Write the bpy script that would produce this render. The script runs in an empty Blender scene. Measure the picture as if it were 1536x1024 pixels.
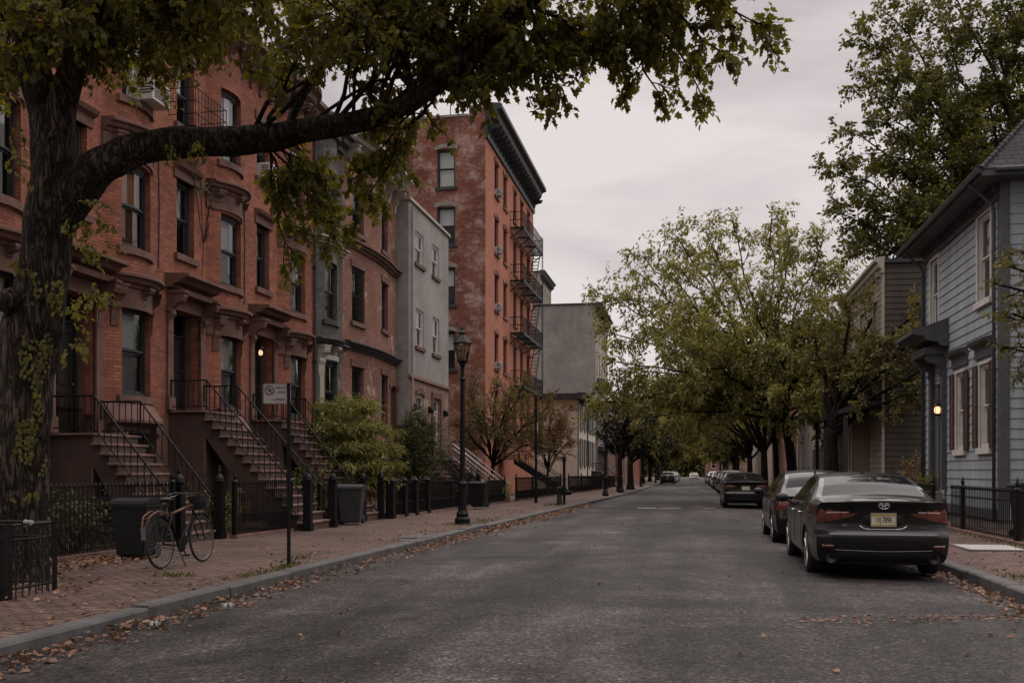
import bpy, bmesh, math, random
from mathutils import Vector, Matrix, noise
PI = math.pi
sc = bpy.context.scene
COL = sc.collection
# ------------------------------------------------------------------ camera
F, HCAM = 1493.0, 1.5                       # focal length in photo pixels, eye height
TH = math.atan(272 / F); CT, ST = math.cos(TH), math.sin(TH)
cam = bpy.data.objects.new('camera', bpy.data.cameras.new('camera')); COL.objects.link(cam)
cam.location = (0, 0, HCAM); cam.rotation_euler = (PI / 2, 0, TH)
cam.data.sensor_width = 36; cam.data.lens = 35; cam.data.shift_y = 193 / 1536
cam.data.clip_start = .1; cam.data.clip_end = 3000
sc.camera = cam

def at(px, py, d):                           # world point for a photo position at depth d
    xc = (px - 768) / F * d
    return Vector((xc * CT - d * ST, xc * ST + d * CT, HCAM + (705 - py) / F * d))

def gz(y):                                   # the street falls away very gently
    return -0.0025 * max(0.0, y - 20)

# ------------------------------------------------------------------ mesh builder
ID = lambda u, w, z: (w, u, z)
class MB:
    def __init__(s): s.v = []; s.f = []; s.m = []; s.uv = []
    def add(s, pts): 
        n = len(s.v); s.v += [tuple(p) for p in pts]; return n
    def face(s, idx, m=0, uv=None): s.f.append(tuple(idx)); s.m.append(m); s.uv.append(uv)
    def quad(s, a, b, c, d, m=0, uv=None):
        n = s.add((a, b, c, d)); s.face((n, n + 1, n + 2, n + 3), m, uv)
    def box(s, x0, x1, y0, y1, z0, z1, m=0):
        n = s.add([(x, y, z) for x in (x0, x1) for y in (y0, y1) for z in (z0, z1)])
        for q in ((0, 1, 3, 2), (4, 6, 7, 5), (0, 4, 5, 1), (2, 3, 7, 6), (0, 2, 6, 4), (1, 5, 7, 3)):
            s.face([n + i for i in q], m)
    def pbox(s, u0, u1, w0, w1, z0, z1, P=ID, m=0, nu=1):       # box mapped through P(u,w,z)
        for k in range(nu):
            a = u0 + (u1 - u0) * k / nu; b = u0 + (u1 - u0) * (k + 1) / nu
            n = s.add([P(u, w, z) for w in (w0, w1) for u in (a, b) for z in (z0, z1)])
            qs = [(0, 1, 3, 2), (4, 6, 7, 5), (0, 2, 6, 4), (1, 5, 7, 3)]
            if k == 0: qs.append((0, 4, 5, 1))
            if k == nu - 1: qs.append((2, 3, 7, 6))
            for q in qs: s.face([n + i for i in q], m)
    def tube(s, pts, r, n=8, m=0, cap=True, up=None, sq=None):
        pts = [Vector(p) for p in pts]
        if not hasattr(r, '__len__'): r = [r] * len(pts)
        base = len(s.v); prev = None
        for i, p in enumerate(pts):
            t = (pts[min(i + 1, len(pts) - 1)] - pts[max(i - 1, 0)])
            if t.length < 1e-9: t = Vector((0, 0, 1))
            t.normalize()
            a = prev if prev is not None else (Vector((0, 0, 1)) if abs(t.z) < .9 else Vector((1, 0, 0)))
            a = a - t * a.dot(t)
            if a.length < 1e-6: a = t.orthogonal()
            a.normalize(); b = t.cross(a); prev = a
            for k in range(n):
                an = 2 * PI * k / n + (PI / n if n == 4 else 0)
                s.v.append(tuple(p + (a * math.cos(an) + b * math.sin(an)) * r[i]))
        for i in range(len(pts) - 1):
            for k in range(n):
                k2 = (k + 1) % n
                s.face((base + i * n + k, base + i * n + k2, base + (i + 1) * n + k2, base + (i + 1) * n + k), m)
        if cap:
            s.face([base + k for k in range(n)][::-1], m)
            s.face([base + (len(pts) - 1) * n + k for k in range(n)], m)
    def lathe(s, prof, n=16, o=(0, 0, 0), m=0, axis='z', ph=0):
        base = len(s.v)
        for (r, h) in prof:
            for k in range(n):
                a = 2 * PI * k / n + ph
                c, d = r * math.cos(a), r * math.sin(a)
                s.v.append((o[0] + c, o[1] + d, o[2] + h) if axis == 'z' else
                           (o[0] + h, o[1] + c, o[2] + d) if axis == 'x' else (o[0] + c, o[1] + h, o[2] + d))
        for i in range(len(prof) - 1):
            for k in range(n):
                k2 = (k + 1) % n
                s.face((base + i * n + k, base + i * n + k2, base + (i + 1) * n + k2, base + (i + 1) * n + k), m)
        if prof[0][0] > 1e-4: s.face([base + k for k in range(n)][::-1], m)
        if prof[-1][0] > 1e-4: s.face([base + (len(prof) - 1) * n + k for k in range(n)], m)
    def prism(s, poly, u0, u1, P=ID, m=0):                        # poly [(w,z)] extruded along u
        n = len(poly); a = s.add([P(u0, w, z) for w, z in poly]); b = s.add([P(u1, w, z) for w, z in poly])
        for i in range(n):
            j = (i + 1) % n; s.face((a + i, a + j, b + j, b + i), m)
        s.face([a + i for i in range(n)][::-1], m); s.face([b + i for i in range(n)], m)
    def sweep(s, prof, us, P=ID, m=0):                             # profile [(w,z)] along many u
        n = len(prof); rows = [s.add([P(u, w, z) for w, z in prof]) for u in us]
        for a, b in zip(rows, rows[1:]):
            for i in range(n):
                j = (i + 1) % n; s.face((a + i, a + j, b + j, b + i), m)
        s.face([rows[0] + i for i in range(n)][::-1], m); s.face([rows[-1] + i for i in range(n)], m)
    def wall(s, u0, u1, z0, z1, ops=(), m=0, rev=.16, P=ID, lap=0, us=(), mr=None):
        U = sorted({round(x, 4) for x in [u0, u1, *us] + [e for o in ops for e in o[:2]] if u0 <= x <= u1})
        Z = [z0, z1] + [e for o in ops for e in o[2:4]]
        if lap:
            k = z0 + lap
            while k < z1 - .02: Z.append(k); k += lap
        Z = sorted({round(z, 4) for z in Z if z0 <= z <= z1})
        def frac(z): return (1 - ((z - z0) % lap) / lap) if lap else 0
        for ia in range(len(U) - 1):
            a, b = U[ia], U[ia + 1]
            for iz in range(len(Z) - 1):
                c, d = Z[iz], Z[iz + 1]; mu, mz = (a + b) / 2, (c + d) / 2
                if any(o[0] < mu < o[1] and o[2] < mz < o[3] for o in ops): continue
                w0 = w1 = 0
                if lap:
                    f0 = frac(c + 1e-4); w0 = .022 * f0; w1 = .022 * max(0, f0 - (d - c) / lap)
                s.quad(P(a, w0, c), P(b, w0, c), P(b, w1, d), P(a, w1, d), m, ((a, c), (b, c), (b, d), (a, d)))
                if lap and w0 > .015: s.quad(P(a, 0, c), P(b, 0, c), P(b, w0, c), P(a, w0, c), m)
        for o in ops:
            a, b, c, d = o[:4]; mm = m if mr is None else mr
            us_ = [x for x in U if a <= x <= b]
            for x, y in zip(us_, us_[1:]):
                s.quad(P(x, 0, d), P(y, 0, d), P(y, -rev, d), P(x, -rev, d), mm)
                s.quad(P(x, -rev, c), P(y, -rev, c), P(y, 0, c), P(x, 0, c), mm)
            s.quad(P(a, 0, c), P(a, 0, d), P(a, -rev, d), P(a, -rev, c), mm)
            s.quad(P(b, -rev, c), P(b, -rev, d), P(b, 0, d), P(b, 0, c), mm)
    def build(s, name, mats, parent=None, smooth=False, uv=True, loc=None, fix=False):
        me = bpy.data.meshes.new(name); me.from_pydata(s.v, [], s.f)
        mats = mats if isinstance(mats, (list, tuple)) else [mats]
        for m in mats: me.materials.append(m)
        if len(mats) > 1: me.polygons.foreach_set('material_index', s.m)
        if smooth: me.polygons.foreach_set('use_smooth', [True] * len(s.f))
        if fix:
            bm = bmesh.new(); bm.from_mesh(me); bmesh.ops.recalc_face_normals(bm, faces=bm.faces); bm.to_mesh(me); bm.free()
        if uv:
            ul = me.uv_layers.new(name='UV'); data = [0.0] * (2 * len(me.loops)); k = 0
            V = s.v
            for fi, p in enumerate(me.polygons):
                g = s.uv[fi]
                if g and not fix:
                    for q in g: data[k] = q[0]; data[k + 1] = q[1]; k += 2
                else:
                    n = p.normal; ax, ay, az = abs(n.x), abs(n.y), abs(n.z)
                    for vi in p.vertices:
                        q = V[vi]
                        if az >= ax and az >= ay: data[k] = q[0]; data[k + 1] = q[1]
                        elif ax >= ay: data[k] = q[1]; data[k + 1] = q[2]
                        else: data[k] = q[0]; data[k + 1] = q[2]
                        k += 2
            ul.data.foreach_set('uv', data)
        o = bpy.data.objects.new(name, me); COL.objects.link(o)
        if parent: o.parent = parent
        if loc: o.location = loc
        return o

def bevel(o, w, seg=2):
    bm = bmesh.new(); bm.from_mesh(o.data)
    bmesh.ops.remove_doubles(bm, verts=bm.verts, dist=1e-4)
    ed = [e for e in bm.edges if len(e.link_faces) == 2 and e.calc_face_angle(0) > .5]
    bmesh.ops.bevel(bm, geom=ed, offset=w, segments=seg, affect='EDGES', clamp_overlap=True)
    bm.to_mesh(o.data); bm.free(); return o

def tag(o, label=None, cat=None, group=None, kind=None):
    if label: o['label'] = label
    if cat: o['category'] = cat
    if group: o['group'] = group
    if kind: o['kind'] = kind
    return o
def thing(name, label, cat, loc=(0, 0, 0), rz=0, group=None):
    o = bpy.data.objects.new(name, None); COL.objects.link(o); o.empty_display_size = .2
    o.location = loc; o.rotation_euler = (0, 0, rz); return tag(o, label, cat, group)
def copy_tree(o, parent=None):
    c = o.copy(); COL.objects.link(c); c.parent = parent
    for ch in list(o.children): copy_tree(ch, c)
    return c
def text_mesh(txt, size, mat, name, parent, M, extr=.002):
    cu = bpy.data.curves.new('t', 'FONT'); cu.body = txt; cu.size = size; cu.align_x = 'CENTER'; cu.align_y = 'CENTER'; cu.extrude = extr
    t = bpy.data.objects.new('t', cu); COL.objects.link(t)
    me = bpy.data.meshes.new_from_object(t.evaluated_get(bpy.context.evaluated_depsgraph_get()))
    bpy.data.objects.remove(t); me.transform(M); me.materials.clear(); me.materials.append(mat)
    o = bpy.data.objects.new(name, me); COL.objects.link(o); o.parent = parent; return o

# ------------------------------------------------------------------ materials
def nt(name):
    m = bpy.data.materials.new(name); m.use_nodes = True; t = m.node_tree
    b = t.nodes['Principled BSDF']; return m, t, b
def N(t, typ, **kw):
    n = t.nodes.new(typ)
    for k, v in kw.items():
        if k.startswith('i_'):
            n.inputs[int(k[2:]) if k[2:].isdigit() else k[2:].replace('_', ' ')].default_value = v
        else: setattr(n, k, v)
    return n
def L(t, a, b): t.links.new(a, b)
def rgb(c): return (c[0], c[1], c[2], 1)
def ramp(t, fac, stops):
    r = N(t, 'ShaderNodeValToRGB'); e = r.color_ramp.elements
    while len(e) < len(stops): e.new(.5)
    for i, (p, c) in enumerate(stops): e[i].position = p; e[i].color = rgb(c) if hasattr(c, '__len__') else (c, c, c, 1)
    L(t, fac, r.inputs[0]); return r.outputs[0]
def mixc(t, fac, a, b, mode='MIX'):
    n = N(t, 'ShaderNodeMix', data_type='RGBA', blend_type=mode)
    for s, v in ((n.inputs[0], fac), (n.inputs[6], a), (n.inputs[7], b)):
        if isinstance(v, bpy.types.NodeSocket): L(t, v, s)
        elif hasattr(v, '__len__'): s.default_value = rgb(v)
        else: s.default_value = v
    return n.outputs[2]
def coord(t, uv, scale=(1, 1, 1)):
    tc = N(t, 'ShaderNodeTexCoord'); mp = N(t, 'ShaderNodeMapping'); mp.inputs[3].default_value = scale
    L(t, tc.outputs['UV' if uv else 'Object'], mp.inputs[0]); return mp.outputs[0]
def noi(t, vec, sc_, det=4, rough=.55, dist=0):
    n = N(t, 'ShaderNodeTexNoise'); n.inputs['Scale'].default_value = sc_; n.inputs['Detail'].default_value = det
    n.inputs['Roughness'].default_value = rough; n.inputs['Distortion'].default_value = dist
    L(t, vec, n.inputs['Vector']); return n.outputs[0]
def bump(t, h, b, strength=.3, dist=.01):
    n = N(t, 'ShaderNodeBump'); n.inputs['Strength'].default_value = strength; n.inputs['Distance'].default_value = dist
    L(t, h, n.inputs['Height']); L(t, n.outputs[0], b.inputs['Normal'])
def mk(name, c, rough=.7, c2=None, scale=3, metal=0, bmp=0, bscale=30, spec=.4, streak=False, coat=0):
    m, t, b = nt(name)
    c2 = c2 or tuple(x * .7 for x in c)
    v = coord(t, False); vs = coord(t, False, (1, 1, .12)) if streak else v
    f = noi(t, vs, scale, 6, .65)
    L(t, ramp(t, f, [(.3, c2), (.68, c)]), b.inputs['Base Color'])
    b.inputs['Roughness'].default_value = rough; b.inputs['Metallic'].default_value = metal
    b.inputs['Specular IOR Level'].default_value = spec
    if coat: b.inputs['Coat Weight'].default_value = coat; b.inputs['Coat Roughness'].default_value = .04
    if bmp: bump(t, noi(t, v, bscale, 4, .7), b, bmp, .01)
    return m
def stained(name, c, c2, c3, sc_=1.0, rough=.9):
    m, t, b = nt(name); v = coord(t, True); vs = coord(t, True, (1.6, .10, 1)); 
    a = noi(t, v, .35 * sc_, 8, .7, .3); s_ = noi(t, vs, 1.3 * sc_, 7, .72); k = noi(t, v, 2.4 * sc_, 7, .75)
    x = ramp(t, a, [(.36, c2), (.60, c)]); x = mixc(t, ramp(t, s_, [(.50, 0), (.66, .55)]), x, c2); x = mixc(t, ramp(t, s_, [(.30, .5), (.42, 0)]), x, c3)
    x = mixc(t, ramp(t, k, [(.60, 0), (.66, .45)]), x, c3); x = mixc(t, 1, x, ramp(t, k, [(.3, .82), (.7, 1.12)]), 'MULTIPLY')
    L(t, x, b.inputs['Base Color']); b.inputs['Roughness'].default_value = rough; b.inputs['Specular IOR Level'].default_value = .2
    bump(t, noi(t, v, 14, 6, .7), b, .35, .012); return m
def brick(name, c1, c2, mortar, bw=.215, bh=.07, ms=.009, soot=.55, white=0, wcol=(.55, .48, .42), big=.35, spec=.2, rough=.88):
    m, t, b = nt(name); v = coord(t, True)
    # wobble the courses a little so the bond is not ruler-straight
    nv = N(t, 'ShaderNodeTexNoise'); nv.inputs['Scale'].default_value = 2.2; L(t, v, nv.inputs['Vector'])
    ad = N(t, 'ShaderNodeVectorMath', operation='MULTIPLY_ADD'); L(t, nv.outputs[1], ad.inputs[0]); ad.inputs[1].default_value = (.02, .02, 0); L(t, v, ad.inputs[2])
    br = N(t, 'ShaderNodeTexBrick'); L(t, ad.outputs[0], br.inputs['Vector'])
    br.inputs['Color1'].default_value = rgb(c1); br.inputs['Color2'].default_value = rgb(c2); br.inputs['Mortar'].default_value = rgb(mortar)
    br.inputs['Scale'].default_value = 1; br.inputs['Mortar Size'].default_value = ms; br.inputs['Mortar Smooth'].default_value = .3
    br.inputs['Brick Width'].default_value = bw; br.inputs['Row Height'].default_value = bh; br.inputs['Bias'].default_value = 0
    f = noi(t, v, big, 6, .7, .6); g = noi(t, v, 5, 4, .6)
    k = ramp(t, f, [(.3, soot), (.62, 1.0)]); k2 = ramp(t, g, [(.25, .72), (.7, 1.08)])
    c = mixc(t, 1, mixc(t, 1, br.outputs[0], k, 'MULTIPLY'), k2, 'MULTIPLY')
    if white:
        wv = noi(t, coord(t, True, (.8, 1, 1)), .7, 12, .8, 0); bm_ = noi(t, coord(t, True, (1, 3.2, 1)), 16, 4, .75)
        sm = N(t, 'ShaderNodeMath', operation='MULTIPLY_ADD'); L(t, bm_, sm.inputs[0]); sm.inputs[1].default_value = .38; L(t, wv, sm.inputs[2])
        mask = ramp(t, sm.outputs[0], [(.77 - .08 * white, 0), (.85 - .05 * white, .7)])
        c = mixc(t, mask, c, wcol)
    L(t, c, b.inputs['Base Color']); b.inputs['Roughness'].default_value = rough; b.inputs['Specular IOR Level'].default_value = spec
    h = N(t, 'ShaderNodeMath', operation='MULTIPLY_ADD'); L(t, noi(t, v, 40, 3), h.inputs[0]); h.inputs[1].default_value = .5
    iv = N(t, 'ShaderNodeMath', operation='SUBTRACT'); iv.inputs[0].default_value = 1; L(t, br.outputs[1], iv.inputs[1]); L(t, iv.outputs[0], h.inputs[2])
    bump(t, h.outputs[0], b, .55, .012); return m
def leafm(name, cols, trans=.35, rough=.55):
    m = bpy.data.materials.new(name); m.use_nodes = True; t = m.node_tree
    b = t.nodes['Principled BSDF']; out = t.nodes['Material Output']
    ge = N(t, 'ShaderNodeNewGeometry'); n = len(cols)
    c = ramp(t, ge.outputs['Random Per Island'], [(i / (n - 1), q) for i, q in enumerate(cols)])
    v = coord(t, False); big = ramp(t, noi(t, v, .7, 3, .6), [(.3, .62), (.7, 1.25)]); c = mixc(t, 1, c, big, 'MULTIPLY')
    L(t, c, b.inputs['Base Color']); b.inputs['Roughness'].default_value = rough; b.inputs['Specular IOR Level'].default_value = .3
    tr = N(t, 'ShaderNodeBsdfTranslucent'); L(t, mixc(t, 1, c, (1.5, 1.4, .6), 'MULTIPLY'), tr.inputs[0])
    mx = N(t, 'ShaderNodeMixShader'); mx.inputs[0].default_value = trans
    L(t, b.outputs[0], mx.inputs[1]); L(t, tr.outputs[0], mx.inputs[2]); L(t, mx.outputs[0], out.inputs[0]); return m
def glassm(name, tint=(.8, .85, .85), refl=1.0):
    m = bpy.data.materials.new(name); m.use_nodes = True; t = m.node_tree; out = t.nodes['Material Output']
    t.nodes.remove(t.nodes['Principled BSDF'])
    tr = N(t, 'ShaderNodeBsdfTransparent'); tr.inputs[0].default_value = rgb(tint)
    gl = N(t, 'ShaderNodeBsdfGlossy'); gl.inputs['Roughness'].default_value = .03; gl.inputs[0].default_value = (refl, refl, refl, 1)
    fr = N(t, 'ShaderNodeLayerWeight'); fr.inputs[0].default_value = .40
    v = coord(t, False); bp = N(t, 'ShaderNodeBump'); bp.inputs['Strength'].default_value = .06; bp.inputs['Distance'].default_value = .05
    L(t, noi(t, v, 1.6, 2), bp.inputs['Height']); L(t, bp.outputs[0], gl.inputs['Normal']); 
    mx = N(t, 'ShaderNodeMixShader'); L(t, fr.outputs[0], mx.inputs[0]); L(t, tr.outputs[0], mx.inputs[1]); L(t, gl.outputs[0], mx.inputs[2])
    L(t, mx.outputs[0], out.inputs[0]); return m
def emit(name, c, s):
    m, t, b = nt(name); b.inputs['Base Color'].default_value = rgb(c); b.inputs['Emission Color'].default_value = rgb(c); b.inputs['Emission Strength'].default_value = s
    return m

M = {}
M['brick_red'] = brick('brick_red', (.385, .142, .088), (.25, .088, .058), (.17, .09, .068), soot=.52)
M['brick_brown'] = brick('brick_brown', (.28, .10, .066), (.17, .066, .046), (.27, .18, .135), ms=.013, soot=.6, white=.35)
M['brick_pale'] = brick('brick_pale', (.27, .14, .10), (.20, .11, .085), (.33, .26, .21), ms=.012, soot=.75, white=.3)
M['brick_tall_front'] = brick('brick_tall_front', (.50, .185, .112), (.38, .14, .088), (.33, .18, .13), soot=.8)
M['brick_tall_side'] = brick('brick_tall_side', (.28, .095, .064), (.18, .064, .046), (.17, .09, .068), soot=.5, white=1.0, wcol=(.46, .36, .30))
M['brick_grey_paint'] = brick('brick_grey_paint', (.135, .125, .115), (.10, .095, .09), (.075, .07, .065), soot=.55, white=.5, wcol=(.30, .25, .21))
M['paving'] = brick('paving', (.18, .104, .078), (.10, .06, .047), (.014, .012, .011), bw=.22, bh=.11, ms=.014, soot=.45, big=.45, rough=.8, spec=.3)
M['brownstone'] = mk('brownstone', (.155, .08, .06), .85, (.075, .04, .031), 2.2, bmp=.35, bscale=25)
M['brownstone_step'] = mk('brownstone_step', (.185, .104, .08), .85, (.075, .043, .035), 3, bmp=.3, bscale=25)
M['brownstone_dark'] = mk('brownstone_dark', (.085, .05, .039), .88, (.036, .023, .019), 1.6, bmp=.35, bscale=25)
M['stone_grey'] = mk('stone_grey', (.25, .225, .20), .85, (.13, .115, .10), 2.5, bmp=.3)
M['stucco'] = stained('stucco', (.30, .288, .268), (.21, .20, .187), (.37, .35, .325))
M['stucco_far'] = stained('stucco_far', (.275, .252, .232), (.18, .166, .155), (.37, .34, .30), .6)
M['stucco_tan'] = stained('stucco_tan', (.36, .31, .26), (.23, .2, .17), (.45, .4, .34), .6)
M['siding_blue'] = mk('siding_blue', (.31, .34, .365), .62, (.195, .218, .238), 2.2, bmp=.08, streak=True)
M['siding_blue_side'] = M['siding_blue']
M['siding_cream'] = mk('siding_cream', (.62, .55, .45), .65, (.44, .38, .31), 1.2, streak=True)
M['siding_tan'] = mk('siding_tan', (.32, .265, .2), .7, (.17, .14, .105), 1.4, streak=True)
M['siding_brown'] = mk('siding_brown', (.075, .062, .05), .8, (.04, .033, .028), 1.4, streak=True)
M['siding_grey'] = mk('siding_grey', (.25, .235, .22), .7, (.18, .17, .16), 1.4, streak=True)
M['trim_dark'] = mk('trim_dark', (.032, .032, .034), .55, (.02, .02, .022), 4)
M['trim_slate'] = mk('trim_slate', (.085, .086, .09), .6, (.05, .052, .055), 3)
M['trim_white'] = mk('trim_white', (.62, .58, .54), .55, (.45, .42, .39), 5)
M['trim_cream'] = mk('trim_cream', (.36, .32, .27), .6, (.27, .24, .2), 4)
M['iron'] = mk('iron', (.0045, .0045, .005), .5, (.008, .007, .0065), 9, bmp=.15, bscale=60, spec=.2)
M['steel'] = mk('steel', (.42, .41, .40), .35, (.3, .29, .28), 6, metal=.9)
M['roofing'] = mk('roofing', (.05, .05, .053), .9, (.03, .03, .032), 4, bmp=.4)
M['shingle'] = brick('shingle', (.062, .060, .064), (.04, .039, .043), (.016, .016, .018), bw=.3, bh=.16, ms=.012, soot=.7)
M['door_black'] = mk('door_black', (.018, .016, .015), .4, (.012, .011, .010), 4, spec=.5)
M['door_brown'] = mk('door_brown', (.05, .028, .018), .45, (.03, .017, .011), 4)
M['shutter'] = mk('shutter', (.085, .04, .026), .65, (.055, .026, .018), 5)
M['shutter_black'] = mk('shutter_black', (.025, .025, .027), .6)
M['blind'] = mk('blind', (.8, .78, .75), .7, (.68, .66, .63), 2)
M['curtain'] = mk('curtain', (.5, .45, .4), .9, (.34, .3, .27), 3)
M['curtain_warm'] = mk('curtain_warm', (.62, .27, .15), .9, (.42, .17, .09), 3)
M['inside'] = mk('inside', (.10, .085, .07), .9)
M['glass'] = glassm('glass')
M['bin'] = mk('bin', (.010, .0105, .011), .55, (.007, .007, .008), 4, bmp=.1, spec=.3)
M['bin_grey'] = mk('bin_grey', (.035, .036, .038), .5, (.025, .025, .027), 4, bmp=.1, spec=.35)
M['ac'] = mk('ac', (.55, .53, .5), .5, (.42, .4, .37), 6)
M['bark'] = None
M['granite'] = mk('granite', (.088, .084, .081), .8, (.04, .038, .037), 3.5, bmp=.5, bscale=45)
M['soil'] = mk('soil', (.045, .032, .024), .95, (.025, .019, .015), 6, bmp=.8, bscale=20)
M['chrome'] = mk('chrome', (.6, .6, .6), .12, (.5, .5, .5), 3, metal=1)
M['rubber'] = mk('rubber', (.014, .014, .015), .75, (.02, .019, .018), 12)
M['plastic_black'] = mk('plastic_black', (.012, .012, .013), .5)
M['sign_white'] = mk('sign_white', (.42, .40, .38), .5, (.34, .32, .3), 6)
M['sign_black'] = mk('sign_black', (.02, .02, .02), .6)
M['sign_red'] = mk('sign_red', (.16, .055, .035), .6)
M['lamp_lit'] = emit('lamp_lit', (1.0, .54, .30), 1.55)
M['lamp_glass'] = glassm('lamp_glass', (.75, .72, .66))
M['lamp_bulb'] = mk('lamp_bulb', (.6, .55, .45), .4)
def barkm(name, c, c2, moss=None):
    m, t, b = nt(name); v = coord(t, False, (1, 1, .16)); v1 = coord(t, False)
    n1 = noi(t, v, 13, 7, .62, 1.1); n2 = noi(t, coord(t, False, (1, 1, .35)), 34, 5, .7, .6)
    rd = N(t, 'ShaderNodeMath', operation='SUBTRACT'); L(t, n1, rd.inputs[0]); rd.inputs[1].default_value = .5
    ab = N(t, 'ShaderNodeMath', operation='ABSOLUTE'); L(t, rd.outputs[0], ab.inputs[0])           # furrows between ridges
    fur = ramp(t, ab.outputs[0], [(.0, 0), (.085, 1)])
    c_ = mixc(t, fur, c2, c); c_ = mixc(t, 1, c_, ramp(t, n2, [(.3, .55), (.7, 1.35)]), 'MULTIPLY')
    c_ = mixc(t, 1, c_, ramp(t, noi(t, v1, 2.2, 6, .7), [(.3, .45), (.7, 1.3)]), 'MULTIPLY')
    if moss: c_ = mixc(t, ramp(t, noi(t, v1, 2.6, 8, .78, .4), [(.53, 0), (.66, .6)]), c_, moss)
    L(t, c_, b.inputs['Base Color']); b.inputs['Roughness'].default_value = .95; b.inputs['Specular IOR Level'].default_value = .12
    h = N(t, 'ShaderNodeMath', operation='MULTIPLY_ADD'); L(t, n2, h.inputs[0]); h.inputs[1].default_value = .5; L(t, fur, h.inputs[2])
    bump(t, h.outputs[0], b, 1.0, .035); return m
M['bark'] = barkm('bark', (.082, .062, .048), (.012, .010, .008), (.05, .05, .017))
M['bark_far'] = barkm('bark_far', (.045, .036, .03), (.015, .012, .01))
M['leaf_near'] = leafm('leaf_near', [(.105, .104, .022), (.145, .135, .028), (.19, .165, .038), (.09, .09, .02), (.12, .115, .025)], .48)
M['leaf_locust'] = leafm('leaf_locust', [(.155, .155, .042), (.20, .19, .054), (.12, .128, .036), (.25, .21, .075), (.165, .16, .046)], .38)
M['leaf_oak'] = leafm('leaf_oak', [(.085, .09, .024), (.115, .112, .03), (.07, .078, .021), (.145, .128, .038)], .35)
M['leaf_garden'] = leafm('leaf_garden', [(.11, .11, .034), (.09, .095, .028), (.17, .10, .055), (.12, .11, .035), (.15, .075, .045)], .36)
M['leaf_dark'] = leafm('leaf_dark', [(.022, .022, .016), (.03, .026, .02), (.02, .023, .012)], .2)
M['leaf_red'] = leafm('leaf_red', [(.17, .085, .055), (.11, .10, .035), (.2, .105, .062), (.14, .085, .045)], .35)
M['leaf_mixed'] = leafm('leaf_mixed', [(.13, .13, .038), (.10, .105, .03), (.19, .135, .058), (.12, .12, .034)], .38)
M['leaf_maple'] = leafm('leaf_maple', [(.145, .145, .04), (.18, .17, .048), (.115, .12, .032)], .4)
M['leaf_evergreen'] = leafm('leaf_evergreen', [(.06, .066, .018), (.045, .052, .014), (.075, .075, .02)], .2)
M['litter'] = leafm('litter', [(.20, .085, .048), (.11, .05, .033), (.27, .15, .09), (.075, .042, .03), (.33, .20, .13)], .1, .7)
M['grass'] = leafm('grass', [(.06, .07, .015), (.09, .09, .025), (.05, .055, .015)], .3)
def paint(name, c, metal=.0):
    m, t, b = nt(name); v = coord(t, False)
    d = ramp(t, noi(t, v, 2.5, 6, .7), [(.35, tuple(x * .9 for x in c)), (.75, tuple(min(1, x * 1.15 + .004) for x in c))])
    L(t, d, b.inputs['Base Color']); b.inputs['Metallic'].default_value = metal; b.inputs['Roughness'].default_value = .3; b.inputs['Specular IOR Level'].default_value = .25
    b.inputs['Coat Weight'].default_value = .6; b.inputs['Coat Roughness'].default_value = .05
    return m
M['paint_black'] = paint('paint_black', (.0028, .0025, .0024))
M['paint_charcoal'] = paint('paint_charcoal', (.022, .020, .020))
M['paint_grey'] = paint('paint_grey', (.12, .12, .125))
M['paint_silver'] = paint('paint_silver', (.34, .34, .35))
M['paint_white'] = paint('paint_white', (.7, .7, .7), 0)
M['paint_brown'] = paint('paint_brown', (.07, .05, .04))
def carglass():
    m, t, b = nt('car_glass'); v = coord(t, False)
    L(t, ramp(t, noi(t, v, 1.2, 4), [(.3, (.006, .006, .007)), (.7, (.012, .012, .013))]), b.inputs['Base Color'])
    b.inputs['Roughness'].default_value = .05; b.inputs['Specular IOR Level'].default_value = .14; return m
M['car_glass'] = carglass()
M['tail_red'] = mk('tail_red', (.15, .034, .02), .15, (.08, .018, .012), 8, spec=.6, coat=1)
M['tail_clear'] = mk('tail_clear', (.50, .36, .30), .15, (.32, .2, .16), 30, spec=.6, coat=1)
M['headlight'] = mk('headlight', (.6, .6, .6), .1, (.4, .4, .4), 20, coat=1)
M['plate_cream'] = mk('plate_cream', (.55, .5, .36), .5, (.45, .41, .3), 6)
M['plate_yellow'] = mk('plate_yellow', (.36, .29, .11), .5)
M['plate_blue'] = mk('plate_blue', (.03, .04, .08), .5)
M['copper'] = mk('copper', (.15, .065, .038), .4, (.07, .034, .022), 5, metal=.5)
# ------------------------------------------------------------------ sky, sun, view
w = bpy.data.worlds.new('World'); sc.world = w; w.use_nodes = True; t = w.node_tree
bg = t.nodes['Background']
sk = N(t, 'ShaderNodeTexSky', sky_type='NISHITA', sun_disc=False, sun_elevation=math.radians(54), sun_rotation=math.radians(35), dust_density=3)
tc = N(t, 'ShaderNodeTexCoord'); mp = N(t, 'ShaderNodeMapping'); mp.inputs[3].default_value = (1, 1, 2.6); L(t, tc.outputs['Generated'], mp.inputs[0])
cl = noi(t, mp.outputs[0], 2.0, 6, .55, .5)
cc = ramp(t, cl, [(.40, (8.6, 7.75, 7.85)), (.49, (10.9, 9.85, 9.85)), (.58, (13.1, 12.0, 11.8))])
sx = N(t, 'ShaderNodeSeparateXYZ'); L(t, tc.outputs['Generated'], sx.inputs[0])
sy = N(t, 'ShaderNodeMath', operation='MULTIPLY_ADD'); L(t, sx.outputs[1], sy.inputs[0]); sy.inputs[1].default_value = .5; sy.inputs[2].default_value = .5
cc = mixc(t, 1, cc, ramp(t, sx.outputs[2], [(.44, .40), (.95, 1.35)]), 'MULTIPLY')  # overcast sky, brighter towards the zenith
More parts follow.
